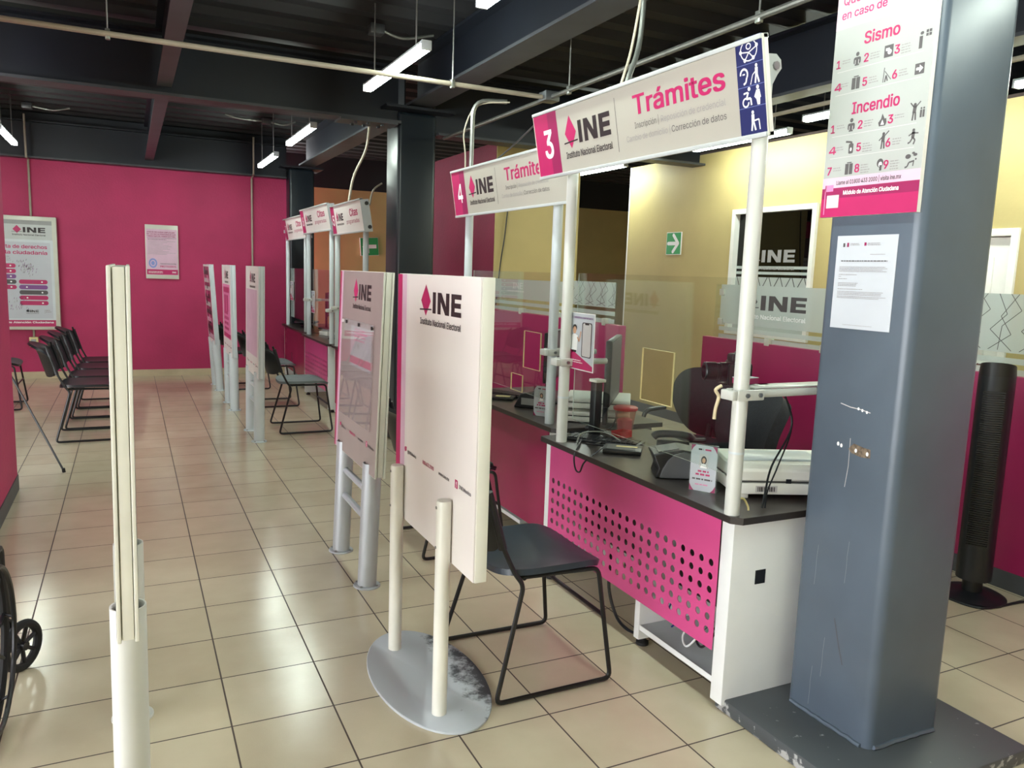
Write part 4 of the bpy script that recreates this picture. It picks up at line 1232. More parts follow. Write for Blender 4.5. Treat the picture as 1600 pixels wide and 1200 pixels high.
# office chairs behind desk 3
def office_chair(x, y, rz, label, h=0.97):
    t = thing('office_chair', (x, y, 0), label, 'office chair', 'office chairs behind desk 3')
    xf = WM[t]
    m = MB(xf)
    def back(u, v):
        z = (h + 0.50) / 2 + (h - 0.50) / 2 * u
        w = 0.225 + 0.035 * math.sin((u + 0.4) * 1.6) - 0.03 * max(0, -u)
        return (-0.2 - 0.10 * u * u - 0.04 * (1 - v * v), w * v, z)
    m.slab(back, 16, 14, 0.055, 'black_fabric', 5); m.build('backrest', t)
    m = MB(xf)
    m.slab(lambda u, v: (0.03 + 0.24 * u, 0.24 * v, 0.47 - 0.02 * (1 - u * u)), 12, 12, 0.07, 'black_fabric', 5); m.build('seat', t)
    m = MB(xf); m.cyl((0, 0, 0.1), (0, 0, 0.44), 0.028, 'black_metal'); m.build('gas_column', t)
    m = MB(xf); m.tube(rounded([(0.0, 0, 0.42), (-0.24, 0, 0.42), (-0.27, 0, 0.62)], 0.08), 0.022, 'black_metal', 8); m.build('back_support', t)
    for k in range(5):
        a = 2 * PI * k / 5 + 0.3
        m = MB(xf); m.tube([(0, 0, 0.11), (0.28 * math.cos(a), 0.28 * math.sin(a), 0.075)], [0.026, 0.016], 'black_plastic', 8); l = m.build('base_leg', t)
        m = MB(xf); c, s_ = 0.28 * math.cos(a), 0.28 * math.sin(a)
        m.cyl((c - 0.02 * s_, s_ + 0.02 * c, 0.03), (c + 0.02 * s_, s_ - 0.02 * c, 0.03), 0.03, 'rubber', 14); m.build('caster', l)
    for s in (-1, 1):
        m = MB(xf); m.tube(rounded([(0.1, 0.25 * s, 0.45), (0.1, 0.29 * s, 0.5), (0.06, 0.29 * s, 0.66), (-0.14, 0.27 * s, 0.66)], 0.05), 0.014, 'black_plastic', 8); m.build('armrest', t)
    t.rotation_euler = (0, 0, rz)
    return t
office_chair(3.12, 3.86, math.radians(200), 'black office chair farther left behind desk 3, its back against the partition', 0.915)
office_chair(2.53, 2.99, math.radians(168), 'black office chair nearer the large white scanner behind desk 3', 0.95)

# ================================================================== service desks
ZW = 0.72
def perforated(m, X, y0, y1, z0, z1, hy, hz, nr, mm, seg=12):
    """sheet in the plane x=X with a grid of round holes centred on hy x hz"""
    dy, dz = (hy[-1] - hy[0]) / (len(hy) - 1), (hz[-1] - hz[0]) / (len(hz) - 1)
    a0, a1, b0, b1 = hy[0] - dy / 2, hy[-1] + dy / 2, hz[0] - dz / 2, hz[-1] + dz / 2
    for (p, q, r, s) in ((y0, a0, z0, z1), (a1, y1, z0, z1), (a0, a1, z0, b0), (a0, a1, b1, z1)):
        m.add([(X, p, r), (X, q, r), (X, q, s), (X, p, s)], [(0, 1, 2, 3)], mm)
    for cy in hy:
        for cz in hz:
            vs, fs = [], []
            for k in range(seg):
                a = 2 * PI * (k + 0.5) / seg
                c, s_ = math.cos(a), math.sin(a)
                e = 1 / max(abs(c) / (dy / 2), abs(s_) / (dz / 2))
                vs += [(X, cy + nr * c, cz + nr * s_), (X, cy + e * c, cz + e * s_)]
            # pin cell corners
            for k in range(seg):
                k2 = (k + 1) % seg
                y_a, z_a = vs[2 * k + 1][1:]; y_b, z_b = vs[2 * k2 + 1][1:]
                on_a = abs(abs(y_a - cy) - dy / 2) < 1e-6; on_b = abs(abs(y_b - cy) - dy / 2) < 1e-6
                if on_a != on_b:
                    vs.append((X, cy + math.copysign(dy / 2, y_a - cy + y_b - cy), cz + math.copysign(dz / 2, z_a - cz + z_b - cz)))
                    fs.append((2 * k, 2 * k + 1, len(vs) - 1, 2 * k2 + 1, 2 * k2))
                else:
                    fs.append((2 * k, 2 * k + 1, 2 * k2 + 1, 2 * k2))
            m.add(vs, fs, mm)

def shield(t, X, y0, y1, z0, z1, holes, name='glass_shield'):
    """clear sheet with rectangular openings (non overlapping in y)"""
    m = MB(); xs = (X, X + 0.005)
    cuts = [y0] + sorted([q for h in holes for q in h[:2]]) + [y1]
    for i in range(len(cuts) - 1):
        a, b = cuts[i], cuts[i + 1]
        hh = [h for h in holes if h[0] <= a + 1e-6 and h[1] >= b - 1e-6]
        spans = [(z0, z1)] if not hh else [(z0, hh[0][2]), (hh[0][3], z1)]
        for c, d_ in spans:
            for x in xs:
                m.add([(x, a, c), (x, b, c), (x, b, d_), (x, a, d_)], [(0, 1, 2, 3)], 'clear_glass')
    def rim(a, b, c, d_):
        m.add([(x, y, z) for x in xs for y, z in ((a, c), (b, c), (b, d_), (a, d_))], [(0, 1, 5, 4), (1, 2, 6, 5), (2, 3, 7, 6), (3, 0, 4, 7)], 'frosted_film')
    rim(y0, y1, z0, z1)
    m._flat = True
    gl = m.build(name, t, smooth=0)
    for h in holes:
        m = MB(); w = 0.0016
        a, b, c, d_ = h
        for q in ((a - w, a, c - w, d_ + w), (b, b + w, c - w, d_ + w), (a, b, c - w, c), (a, b, d_, d_ + w)):
            m.box(X - 0.001, X + 0.006, q[0], q[1], q[2], q[3], 'cream_plastic')  # pale strips paint the glimmer of the cut glass edge
        m.build('opening_glint', gl, smooth=0)
    return gl

def sign_board(t, Xb, yf, yn, zb, H, tilt, number, kind, box_end):
    """overhead number sign, its top leaning towards the visitors"""
    xf = Matrix.Translation((Xb, yf, zb)) @ Matrix.Rotation(math.radians(-tilt), 4, 'Y')
    L = yf - yn
    m = MB(xf)
    m.box(0.0, 0.022, -L, 0, 0, H, 'print_white')
    m.box(-0.008, 0.026, -L, 0, H - 0.012, H + 0.002, 'grey_enamel', 0.002); m.box(-0.008, 0.026, -L, 0, -0.002, 0.012, 'grey_enamel', 0.002)
    b = m.build('sign_board', t)
    m = MB(xf); g = GFX(m, (0, 0, 0), (0, -1, 0), (0, 0, 1))
    if kind == 'tramites':
        g.rect(0, 0.012, L, H - 0.012, 'sign_print', 0)
        g.rect(0, 0.012, 0.125, H - 0.012, 'ink_magenta', 1); g.rect(0.125, 0.012, 0.205, H - 0.012, 'ink_dark_magenta', 1)
        g.text(number, 0.075, 0.085, 0.115, 'ink_white', w=0.078)
        diamond_logo(g, 0.262, 0.117, 0.088, wk=1.28)
        g.rect(0.655, 0.045, 0.658, H - 0.04, 'ink_darkgrey', 1)
        g.text('Trámites', 0.775, 0.163, 0.066, 'ink_magenta', w=0.50)
        g.text('Inscripción | ', 0.775, 0.115, 0.021, 'ink_darkgrey', w=0.145, bold=False); g.text('Reposición de credencial', 0.935, 0.115, 0.021, 'ink_grey', w=0.335, bold=False)
        g.text('Cambio de domicilio |', 0.715, 0.073, 0.021, 'ink_grey', w=0.265, bold=False); g.text('Corrección de datos', 0.99, 0.073, 0.021, 'ink_darkgrey', w=0.28, bold=False)
        if number == '3':
            x0 = L - 0.112
            g.rect(x0, 0.005, L, H + 0.004, 'ink_blue', 3)
            for k in (0.09, 0.15, 0.213):
                g.rect(x0, k, L, k + 0.0012, 'ink_paleblue', 4)
            w_ = 'ink_white'
            cx, cy = x0 + 0.056, 0.253
            g.ring(cx, cy - 0.002, 0.036, 0.031, 0.0035, w_, 4); g.ring(cx, cy + 0.009, 0.011, 0.0095, 0.0035, w_, 4)
            g.line([(cx - 0.034, cy - 0.003), (cx, cy - 0.008), (cx + 0.034, cy + 0.004)], 0.0035, w_, 4)
            g.line([(cx - 0.018, cy - 0.028), (cx, cy - 0.008), (cx + 0.018, cy - 0.026)], 0.0035, w_, 4)
            for a, b_ in ((-0.034, -0.003), (0.034, 0.006), (-0.018, -0.028), (0.018, -0.026)):
                g.ell(cx + a, cy + b_, 0.006, 0.006, w_, 5, 10)
            # ear, cane walker
            ex, ey = x0 + 0.03, 0.183
            g.ring(ex, ey + 0.004, 0.018, 0.018, 0.006, w_, 4, a0=-40, a1=185); g.line([(ex + 0.011, ey - 0.006), (ex + 0.006, ey - 0.02), (ex - 0.004, ey - 0.024)], 0.006, w_, 4); g.line([(ex - 0.006, ey + 0.004), (ex + 0.004, ey + 0.004)], 0.004, w_, 5)
            def walker(px, py, s):
                g.ell(px, py + 0.88 * s, 0.09 * s, 0.09 * s, w_, 4, 12); g.line([(px, py + 0.78 * s), (px - 0.02 * s, py + 0.4 * s)], 0.2 * s, w_, 4)
                g.line([(px - 0.05 * s, py + 0.44 * s), (px - 0.14 * s, py)], 0.11 * s, w_, 4); g.line([(px + 0.02 * s, py + 0.44 * s), (px + 0.14 * s, py)], 0.11 * s, w_, 4)
            walker(x0 + 0.083, 0.155, 0.056); g.line([(x0 + 0.077, 0.187), (x0 + 0.066, 0.18), (x0 + 0.055, 0.154)], 0.0028, w_, 4)
            # wheelchair user, pregnant woman
            wx, wy = x0 + 0.033, 0.096
            g.ring(wx - 0.003, wy + 0.01, 0.0145, 0.0145, 0.005, w_, 4, a0=60, a1=360); g.ell(wx + 0.014, wy + 0.047, 0.006, 0.006, w_, 4, 10)
            g.line([(wx + 0.010, wy + 0.038), (wx + 0.001, wy + 0.02), (wx + 0.019, wy + 0.02), (wx + 0.021, wy)], 0.0065, w_, 5); g.line([(wx + 0.008, wy + 0.038), (wx - 0.01, wy + 0.036)], 0.005, w_, 5)
            px = x0 + 0.083
            g.ell(px, 0.143, 0.006, 0.006, w_, 4, 10); g.poly([(px - 0.006, 0.136), (px - 0.016, 0.118), (px - 0.008, 0.11), (px - 0.004, 0.093), (px + 0.006, 0.093), (px + 0.008, 0.112), (px + 0.012, 0.113), (px + 0.007, 0.136)], w_, 4)
            # elderly walker with frame
            walker(x0 + 0.056, 0.022, 0.06); g.line([(x0 + 0.06, 0.05), (x0 + 0.08, 0.052), (x0 + 0.083, 0.022)], 0.0045, w_, 4)
    else:
        k = L / 1.21
        g.rect(0, 0.012, L, H - 0.012, 'print_white', 0)
        g.rect(0, 0.012, 0.15 * k, H - 0.012, 'ink_magenta', 1)
        g.text(number, 0.055 * k, 0.09, 0.095, 'ink_white', w=0.06)
        diamond_logo(g, 0.225 * k, 0.125, 0.066, wk=1.35 * k, mag='ink_magenta')
        g.text('Citas', 0.92 * k, 0.15, 0.062, 'ink_magenta', w=0.30 * k, al='c')
        g.text('programadas', 0.86 * k, 0.088, 0.036, 'ink_magenta', w=0.48 * k, al='c', bold=False)
    m.build('lettering', b, smooth=0)
    for y in ((-L - 0.004, -L), (0, 0.004)):
        m = MB(xf)
        if box_end:
            m.box(0.0, 0.075, y[0], y[1], -0.005, H - 0.01, 'silver_enamel')
            s_ = -1 if y[0] < -0.1 else 1
            yy = y[0] if s_ < 0 else y[1]
            for zz in (0.035, H - 0.045):
                m.cyl((0.052, yy, zz), (0.052, yy + s_ * 0.008, zz), 0.017, 'black_plastic', 14)
        else:
            m.box(-0.002, 0.004, y[0], y[1], 0, H, 'frame_alu')
        m.build('end_plate', b, smooth=20)

def clamp_arm(t, p, xe, z, right=True):
    x, y = p
    m = MB(); m.box(x - 0.038, x + 0.075, y - 0.032, y - 0.02, z - 0.018, z + 0.018, 'white_enamel', 0.004); m.box(x - 0.038, x + 0.075, y + 0.02, y + 0.032, z - 0.018, z + 0.018, 'white_enamel', 0.004)
    m.box(x - 0.06, x - 0.036, y - 0.03, y + 0.03, z - 0.016, z + 0.016, 'white_enamel', 0.004)
    c = m.build('arm_clamp', t)
    m = MB()
    for q in (0.0, 0.055):
        m.cyl((x + q, y - 0.032, z), (x + q, y - 0.038, z), 0.008, 'screw', 6)
    m.build('bolt', c)
    m = MB(); m.cyl((x + 0.03, y, z), (xe, y, z), 0.014, 'white_enamel', 16); m.build('arm', t)

def service_desk(number, label, X, y0, y1, posts, ztops, sign, perfor, shelf_y, shields=(), depth=0.68, pz0=0.21, panel_m='desk_pink', arms=(), ends=True):
    """counter module: X = front edge of its worktop, y0 near end, y1 far end"""
    t = thing('service_desk', (X + depth / 2, (y0 + y1) / 2, 0), label, 'service desk', 'service desks along the counter')
    m = MB(); c = 0.03
    m.prism([(X + c, y0), (X, y0 + c), (X, y1 - 0.01), (X + 0.01, y1), (X + depth, y1), (X + depth, y0)], 'z', ZW - 0.024, ZW - 0.001, 'edge_band')
    m.prism([(X + c + 0.001, y0 + 0.001), (X + 0.001, y0 + c + 0.001), (X + 0.001, y1 - 0.01), (X + 0.011, y1 - 0.001), (X + depth - 0.001, y1 - 0.001), (X + depth - 0.001, y0 + 0.001)], 'z', ZW - 0.001, ZW, 'worktop')
    m.build('worktop', t, bevel=0)
    ya, yb = y0 + 0.04, y1 - 0.015
    for nm, a, b in (('near', ya, ya + 0.06), ('far', yb - 0.05, yb)):
        m = MB(); m.box(X + 0.03, X + depth - 0.04, a, b, 0.03, ZW - 0.024, 'laminate', 0.003); lp = m.build('leg_panel', t)
        for x in (X + 0.07, X + depth - 0.09):
            m = MB(); m.lathe([(0.024, 0), (0.024, 0.012), (0.014, 0.02), (0.014, 0.031)], (x, (a + b) / 2, 0), 'rubber', 16); m.build('levelling_foot', lp)
        if nm == 'near':
            m = MB(); m.box(X + 0.14, X + 0.185, a - 0.002, a + 0.002, 0.46, 0.51, 'black_plastic'); m.build('cable_port', lp, smooth=0)
    m = MB(); px = X + 0.026
    pa, pb = ya + 0.062, yb - 0.052
    if perfor:
        n = 23
        s0, s1 = pa + 0.035 + (0.06 if perfor == 2 else 0), pb - 0.04
        perforated(m, px, pa, pb, pz0, ZW - 0.026, [s0 + (s1 - s0) * i / (n - 1) for i in range(n)], [0.272 + 0.0496 * i for i in range(6)], 0.0133, panel_m)
        m._flat = True
        o = m.build('front_panel', t, smooth=0)
        so = o.modifiers.new('sheet', 'SOLIDIFY'); so.thickness = 0.003; so.offset = 0
    else:
        m.box(px, px + 0.016, pa, pb, pz0, ZW - 0.026, panel_m); m.build('front_panel', t, smooth=0)
    if perfor:
        m = MB(); m.box(X + 0.24, X + 0.255, pa - 0.001, pb + 0.001, 0.24, ZW - 0.025, 'edge_band'); m.build('hole_shade_panel', t, smooth=0)  # dark sheet added so the holes look shaded from behind
    if shelf_y:
        a, b = shelf_y
        m = MB(); m.box(X + 0.055, X + depth - 0.06, a, b, 0.075, 0.095, 'shelf_grey', 0.002); m.box(X + 0.053, X + 0.055, a, b, 0.074, 0.096, 'laminate'); m.build('shelf', t)
        m = MB(); m.box(X + 0.05, X + depth - 0.06, b, b + 0.035, 0.03, ZW - 0.026, 'laminate', 0.003); lp = m.build('divider', t)
        m = MB(); m.lathe([(0.026, 0), (0.026, 0.012), (0.014, 0.02), (0.014, 0.031)], (X + 0.085, b + 0.018, 0), 'rubber', 16); m.build('levelling_foot', lp)
    for (x, y), zt in zip(posts, ztops):
        m = MB(); m.lathe([(0.0255, ZW), (0.0255, zt - 0.01), (0.022, zt), (0.0, zt)], (x, y, 0), 'white_enamel' if number == '3' else 'cool_enamel', 24)
        m.lathe([(0.0258, 0.93), (0.0262, 0.932), (0.0262, 0.936), (0.0258, 0.938)], (x, y, 0), 'cool_enamel', 24)
        m.build('post', t)
    sign_board(t, *sign)
    if number == '3':
        for (x, y) in posts:
            m = MB(); m.prism([(x - 0.05, 2.01), (x - 0.09, 2.19), (x + 0.01, 2.20), (x + 0.03, 2.185), (x + 0.035, 2.16), (x + 0.02, 2.14)], 'y', y - 0.034, y - 0.028, 'grey_enamel')
            m.cyl((x + 0.01, y - 0.034, 2.165), (x + 0.01, y - 0.04, 2.165), 0.013, 'screw', 8); m.build('sign_bracket', t)
    else:
        for (x, y) in posts:
            m = MB(); m.box(x - 0.05, x, y - 0.012, y + 0.012, sign[3] + 0.10, sign[3] + 0.14, 'grey_enamel'); m.build('sign_bracket', t)
    for s_ in shields:
        shield(t, *s_)
    for p, xe, z in arms:
        clamp_arm(t, p, xe, z)
    return t

d3 = service_desk('3', 'service desk under the large sign 3, perforated bright pink front, nearest the grey column', 1.785, 1.93, 3.325, [(1.812, 1.985), (1.822, 3.18)], [2.195, 2.2],
    (1.72, 3.292, 1.85, 1.932, 0.284, 11, '3', 'tramites', False), 1, (2.03, 2.50), [(1.852, 2.02, 3.14, 0.833, 1.512, [(2.405, 2.608, 1.015, 1.222)])], arms=[((1.812, 1.985), 2.42, 1.13), ((1.822, 3.18), 2.05, 1.10)], depth=0.63)
d4 = service_desk('4', 'service desk under sign 4 with plain dark pink front', 1.93, 3.45, 4.85, [(1.985, 3.60), (1.97, 4.74)], [2.12, 2.13],
    (1.9, 4.79, 3.335, 1.842, 0.285, 9, '4', 'tramites', False), 0, (3.9, 4.5), [(2.0, 3.62, 4.72, 0.833, 1.512, [(3.765, 3.965, 0.978, 1.183), (3.97, 4.115, 0.83, 0.925)])], pz0=0.13, panel_m='desk_red', arms=[((1.985, 3.60), 2.25, 1.10)])
d5 = service_desk('5', 'service desk under sign 5 hidden behind the beige panel', 1.83, 6.88, 7.98, [(1.895, 6.93), (1.858, 7.83)], [2.03, 2.03],
    (1.83, 7.86, 6.74, 1.812, 0.28, 9, '5', 'citas', True), 0, None, [(1.9, 6.97, 7.8, 0.83, 1.47, [])], pz0=0.13, panel_m='desk_red', arms=[((1.858, 7.83), 2.1, 1.1)])
d6 = service_desk('6', 'service desk under sign 6 with perforated pink front', 1.80, 8.03, 9.36, [(1.862, 8.09), (1.863, 9.24)], [2.08, 2.08],
    (1.83, 9.36, 7.99, 1.866, 0.27, 10, '6', 'citas', True), 1, None, [(1.9, 8.12, 9.2, 0.83, 1.47, [])], arms=[((1.862, 8.09), 2.1, 1.06), ((1.863, 9.24), 2.1, 1.12)])
d7 = service_desk('7', 'farthest service desk under sign 7 beside the far column', 1.85, 9.43, 10.98, [(1.907, 9.62), (1.912, 10.85)], [2.04, 2.04],
    (1.875, 10.72, 9.46, 1.826, 0.272, 10, '7', 'citas', True), 0, None, [(1.94, 9.66, 10.8, 0.83, 1.47, [])], pz0=0.15, panel_m='desk_red')

# posters hung on the shields
def phone_poster(X, yc, z, w, h, label):
    m = MB(); m.box(X - 0.002, X - 0.0005, yc - w / 2, yc + w / 2, z, z + h, 'ink_white')
    g = GFX(m, (X - 0.002, yc + w / 2, z), (0, -1, 0), (0, 0, 1))
    g.rect(0.004 * w / 0.2, 0.004, w - 0.004, h - 0.004, 'paper', 0)
    g.text('¡TU OPINIÓN ES IMPORTANTE!', 0.06 * w, 0.9 * h, 0.03 * h, 'ink_purple', w=0.86 * w)
    g.poly([(0.02 * w, 0.02 * h), (w * 0.97, 0.02 * h), (w * 0.97, 0.10 * h), (0.02 * w, 0.36 * h)], 'ink_magenta', 1)
    g.rrect(0.5 * w, 0.24 * h, 0.9 * w, 0.84 * h, 0.05 * w, 'ink_black', 1); g.rrect(0.53 * w, 0.255 * h, 0.87 * w, 0.825 * h, 0.04 * w, 'ink_lightgrey', 2); g.rect(0.62 * w, 0.80 * h, 0.78 * w, 0.835 * h, 'ink_black', 3)
    cx = 0.2 * w
    g.ell(cx, 0.73 * h, 0.09 * w, 0.06 * h, 'ink_black', 2, 12); g.ell(cx, 0.69 * h, 0.07 * w, 0.065 * h, 'ink_skin', 3, 12)
    g.poly([(cx - 0.12 * w, 0.34 * h), (cx + 0.12 * w, 0.34 * h), (cx + 0.14 * w, 0.6 * h), (cx, 0.63 * h), (cx - 0.12 * w, 0.6 * h)], 'ink_white', 2)
    g.line([(cx + 0.12 * w, 0.57 * h), (cx + 0.2 * w, 0.5 * h), (cx + 0.26 * w, 0.68 * h)], 0.04 * w, 'ink_skin', 3)
    g.rect(cx - 0.09 * w, 0.30 * h, cx + 0.09 * w, 0.36 * h, 'ink_black', 1)
    g.lines(0.1 * w, 0.16 * h, 0.5 * w, 2, 0.035 * h, 0.014 * h, 'ink_white', l=3)
    return tag(m.build('poster_sheet', smooth=0), label, 'poster', 'phone posters on the shields')
phone_poster(1.848, 3.075, 1.072, 0.215, 0.262, 'poster with a phone and a uniformed figure on the shield of desk 3')
phone_poster(1.895, 9.17, 0.975, 0.21, 0.25, 'phone poster on the shield of desk 6')
phone_poster(1.935, 10.69, 1.05, 0.22, 0.25, 'phone poster on the shield of desk 7')
# ================================================================== glass topped partitions
def partition(X, y0, y1, zt, label, panes, group='glass topped partitions'):
    t = thing('glass_partition', (X, (y0 + y1) / 2, 0), label, 'partition', group)
    m = MB(); m.box(X - 0.03, X + 0.03, y0, y1, 0.0, zt, 'magenta_board', 0.003); p = m.build('panel', t)
    m = MB(); m.box(X - 0.034, X + 0.034, y0, y1, 0.0, 0.095, 'grey_band'); m.build('kick_strip', p, smooth=0)
    for (a, b, z0, z1, kind) in panes:
        m = MB(); m.box(X - 0.004, X + 0.004, a, b, z0, z1, 'clear_glass'); gl = m.build('glass_pane', t, smooth=0)
        m = MB(); g = GFX(m, (X - 0.005, b, z0), (0, -1, 0), (0, 0, 1)); W, H = b - a, z1 - z0
        e = 0.06 if kind == 'logo' else 0.0
        g.rect(e, 0.11, W, H, 'frosted_film', 0); g.rect(e, 0.055, W, 0.085, 'frosted_film', 0); g.rect(e, 0.0, W, 0.03, 'frosted_film', 0)
        if kind == 'logo':
            diamond_logo(g, 0.287, 0.225, 0.102, 'ink_darkgrey', 'ink_darkgrey', subm='ink_white', wk=1.9)
        if kind in ('lattice',):
            n = max(3, int(W / 0.16))
            for k in range(n + 1):
                x = 0.16 * k
                for q in ([(0.0, H), (0.05, H * 0.75), (-0.03, H * 0.55), (0.09, 0.12)], [(0.10, H), (0.02, H * 0.72), (0.08, H * 0.5), (-0.03, 0.12)], [(0.06, H), (0.12, H * 0.8), (0.03, H * 0.6), (0.02, 0.12)]):
                    pts = [(min(max(x + a_, 0.0), W), b_) for a_, b_ in q]
                    g.line(pts, 0.0035, 'ink_darkgrey', 2)
        if kind == 'faint':
            g.text('INE', W * 0.35, 0.2, 0.05, 'ink_lightgrey', w=0.2, l=1); g.lines(W * 0.28, 0.17, 0.4, 1, 0.02, 0.012, 'ink_lightgrey', l=1)
        m.build('film', gl, smooth=0)
        m = MB()
        for z in (z0 + 0.11 + (H - 0.11) * 0.8, z0 + 0.12):
            if kind in ('logo',):
                m.box(X - 0.016, X + 0.016, b - 0.10, b - 0.05, z - 0.024, z + 0.024, 'frame_alu', 0.003)
        for y in (a + 0.1, (a + b) / 2):
            m.box(X - 0.036, X + 0.016, y - 0.022, y + 0.022, zt - 0.012, zt + 0.04, 'frame_alu', 0.003)
        m.build('glass_clamp', gl)
    return t
partition(3.98, 0.2, 4.79, 1.078, 'magenta partition behind the near column with frosted logo glass', [(3.52, 4.70, 1.08, 1.474, 'logo'), (0.25, 3.5, 1.08, 1.484, 'lattice')])
partition(3.1, 4.62, 6.95, 1.165, 'magenta partition behind desk 4 with lattice patterned glass', [(4.72, 5.42, 1.17, 1.462, 'lattice'), (5.46, 6.9, 1.17, 1.45, 'faint')])

# ================================================================== things on desk 3
Z = ZW
# flatbed scanner with feeder
def rotz(x, y, deg, z=Z):
    return Matrix.Translation((x, y, z)) @ Matrix.Rotation(math.radians(deg), 4, 'Z')
t = thing('scanner', (2.19, 2.18, Z), 'large white flatbed scanner on desk 3 behind the right post', 'scanner')
xf = rotz(2.19, 2.18, -22)
m = MB(xf); m.box(-0.21, 0.21, -0.145, 0.145, 0.018, 0.062, 'device_white', 0.008); m.build('base_body', t)
m = MB(xf); m.box(-0.205, 0.205, -0.14, 0.14, 0.062, 0.068, 'device_seam'); m.build('seam', t, smooth=0)
m = MB(xf); m.prism([(-0.145, 0.068), (0.145, 0.068), (0.145, 0.10), (0.10, 0.135), (-0.02, 0.122), (-0.12, 0.128), (-0.145, 0.11)], 'x', -0.21, 0.21, 'device_white'); m.build('lid', t, bevel=0.008)
m = MB(xf); m.box(-0.16, 0.15, -0.06, 0.09, 0.123, 0.133, 'cool_enamel', 0.004); m.build('feeder_tray', t)
m = MB(xf)
for a in (-0.17, 0.17):
    for b in (-0.11, 0.11):
        m.box(a - 0.022, a + 0.022, b - 0.018, b + 0.018, 0.0, 0.02, 'device_white', 0.003)
m.build('foot', t)
m = MB(xf); m.box(-0.13, -0.05, -0.1465, -0.145, 0.028, 0.052, 'ink_lightgrey')
for k in range(11):
    m.box(-0.123 + k * 0.006, -0.1205 + k * 0.006 + (k % 3) * 0.001, -0.1472, -0.1464, 0.031, 0.048, 'ink_black')
m.box(-0.02, 0.0, -0.1465, -0.145, 0.062, 0.078, 'black_plastic')
m.build('barcode_label', t, smooth=0)
m = MB(xf); 
m = MB(rotz(2.33, 2.42, 20)); m.box(-0.06, 0.06, -0.12, 0.12, 0.0, 0.05, 'red_plastic', 0.004); m.box(-0.05, 0.03, -0.08, 0.05, 0.05, 0.052, 'paper')
tag(m.build('folder'), 'red folder lying behind the large white scanner on desk 3', 'folder')

# id card in acrylic stand
def card_stand(x, y, deg, w, h, label, photo=True):
    xf = rotz(x, y, deg)
    t = thing('card_stand', (x, y, Z), label, 'card stand')
    m = MB(xf); m.box(-w / 2 - 0.003, w / 2 + 0.003, -0.002, 0.002, 0.0, h + 0.004, 'acrylic'); m.box(-w / 2 - 0.003, w / 2 + 0.003, 0.0, 0.07, 0.0, 0.003, 'acrylic'); m.build('acrylic_stand', t, smooth=0)
    m = MB(xf); m.box(-w / 2, w / 2, -0.0035, -0.0022, 0.003, h, 'paper')
    g = GFX(m, (-w / 2, -0.0035, 0.003), (1, 0, 0), (0, 0, 1))
    for cx, cy, sx_, sy_ in ((0, 0, 1, 1), (w, 0, -1, 1), (0, h - 0.003, 1, -1), (w, h - 0.003, -1, -1)):
        g.poly([(cx, cy), (cx + sx_ * 0.018, cy), (cx + sx_ * 0.012, cy + sy_ * 0.006), (cx + sx_ * 0.006, cy + sy_ * 0.014), (cx, cy + sy_ * 0.026)], 'ink_dark_magenta', 1)
    g.lines(w * 0.28, h * 0.88, w * 0.2, 1, 0.01, 0.006, 'ink_black', rag=0.05); g.lines(w * 0.54, h * 0.88, w * 0.24, 1, 0.01, 0.006, 'ink_magenta', rag=0.05)
    if photo:
        g.rect(w * 0.34, h * 0.5, w * 0.68, h * 0.8, 'ink_lightgrey', 1); g.ell(w * 0.51, h * 0.67, w * 0.11, h * 0.09, 'ink_black', 2, 14); g.ell(w * 0.51, h * 0.665, w * 0.065, h * 0.055, 'ink_skin', 3, 12)
        g.poly([(w * 0.38, h * 0.5), (w * 0.64, h * 0.5), (w * 0.6, h * 0.58), (w * 0.51, h * 0.6), (w * 0.42, h * 0.58)], 'ink_white', 3)
    g.lines(w * 0.3, h * 0.41, w * 0.42, 1, 0.01, 0.007, 'ink_magenta', rag=0.02); g.lines(w * 0.22, h * 0.34, w * 0.56, 1, 0.01, 0.007, 'ink_magenta', rag=0.02)
    g.lines(w * 0.1, h * 0.24, w * 0.78, 1, 0.01, 0.006, 'ink_darkgrey', rag=0.02); g.lines(w * 0.22, h * 0.13, w * 0.5, 1, 0.01, 0.004, 'ink_pink', rag=0.02)
    m.build('card', t, smooth=0)
card_stand(1.896, 2.243, -58, 0.098, 0.176, 'white staff card with portrait in a clear stand beside the right post of desk 3')

# fingerprint reader
t = thing('fingerprint_reader', (1.95, 2.48, Z), 'black and silver fingerprint reader box standing beside the staff card on desk 3', 'fingerprint reader')
xf = rotz(1.93, 2.475, -28)
m = MB(xf); m.prism([(-0.07, 0.0), (0.10, 0.0), (0.10, 0.105), (0.03, 0.118), (-0.085, 0.095), (-0.06, 0.04)], 'y', -0.05, 0.10, 'black_plastic'); m.build('body', t, bevel=0.006)
m = MB(xf); m.prism([(-0.055, 0.004), (0.098, 0.004), (0.098, 0.10), (0.035, 0.110), (0.0, 0.10), (-0.025, 0.075), (-0.045, 0.04)], 'y', -0.058, -0.0495, 'screen'); m.build('side_plate', t, bevel=0.003)
m = MB(xf); m.prism([(-0.06, 0.101), (0.02, 0.117), (0.02, 0.119), (-0.06, 0.103)], 'y', -0.03, 0.08, 'screen'); m.build('glass_window', t, smooth=0)

# signature tablet with a slip of paper
t = thing('signature_pad', (2.0, 2.92, Z), 'black signature tablet with a paper slip on desk 3', 'tablet')
xf = rotz(1.985, 2.905, -38)
m = MB(xf); m.box(-0.085, 0.085, -0.07, 0.07, 0.0, 0.02, 'black_plastic', 0.004); m.build('body', t)
m = MB(xf); m.box(-0.07, 0.06, -0.05, 0.05, 0.02, 0.0215, 'screen'); m.build('screen', t, smooth=0)
m = MB(xf); m.box(-0.03, 0.065, 0.0, 0.025, 0.0215, 0.0222, 'cream_plastic'); m.build('paper_slip', t, smooth=0)

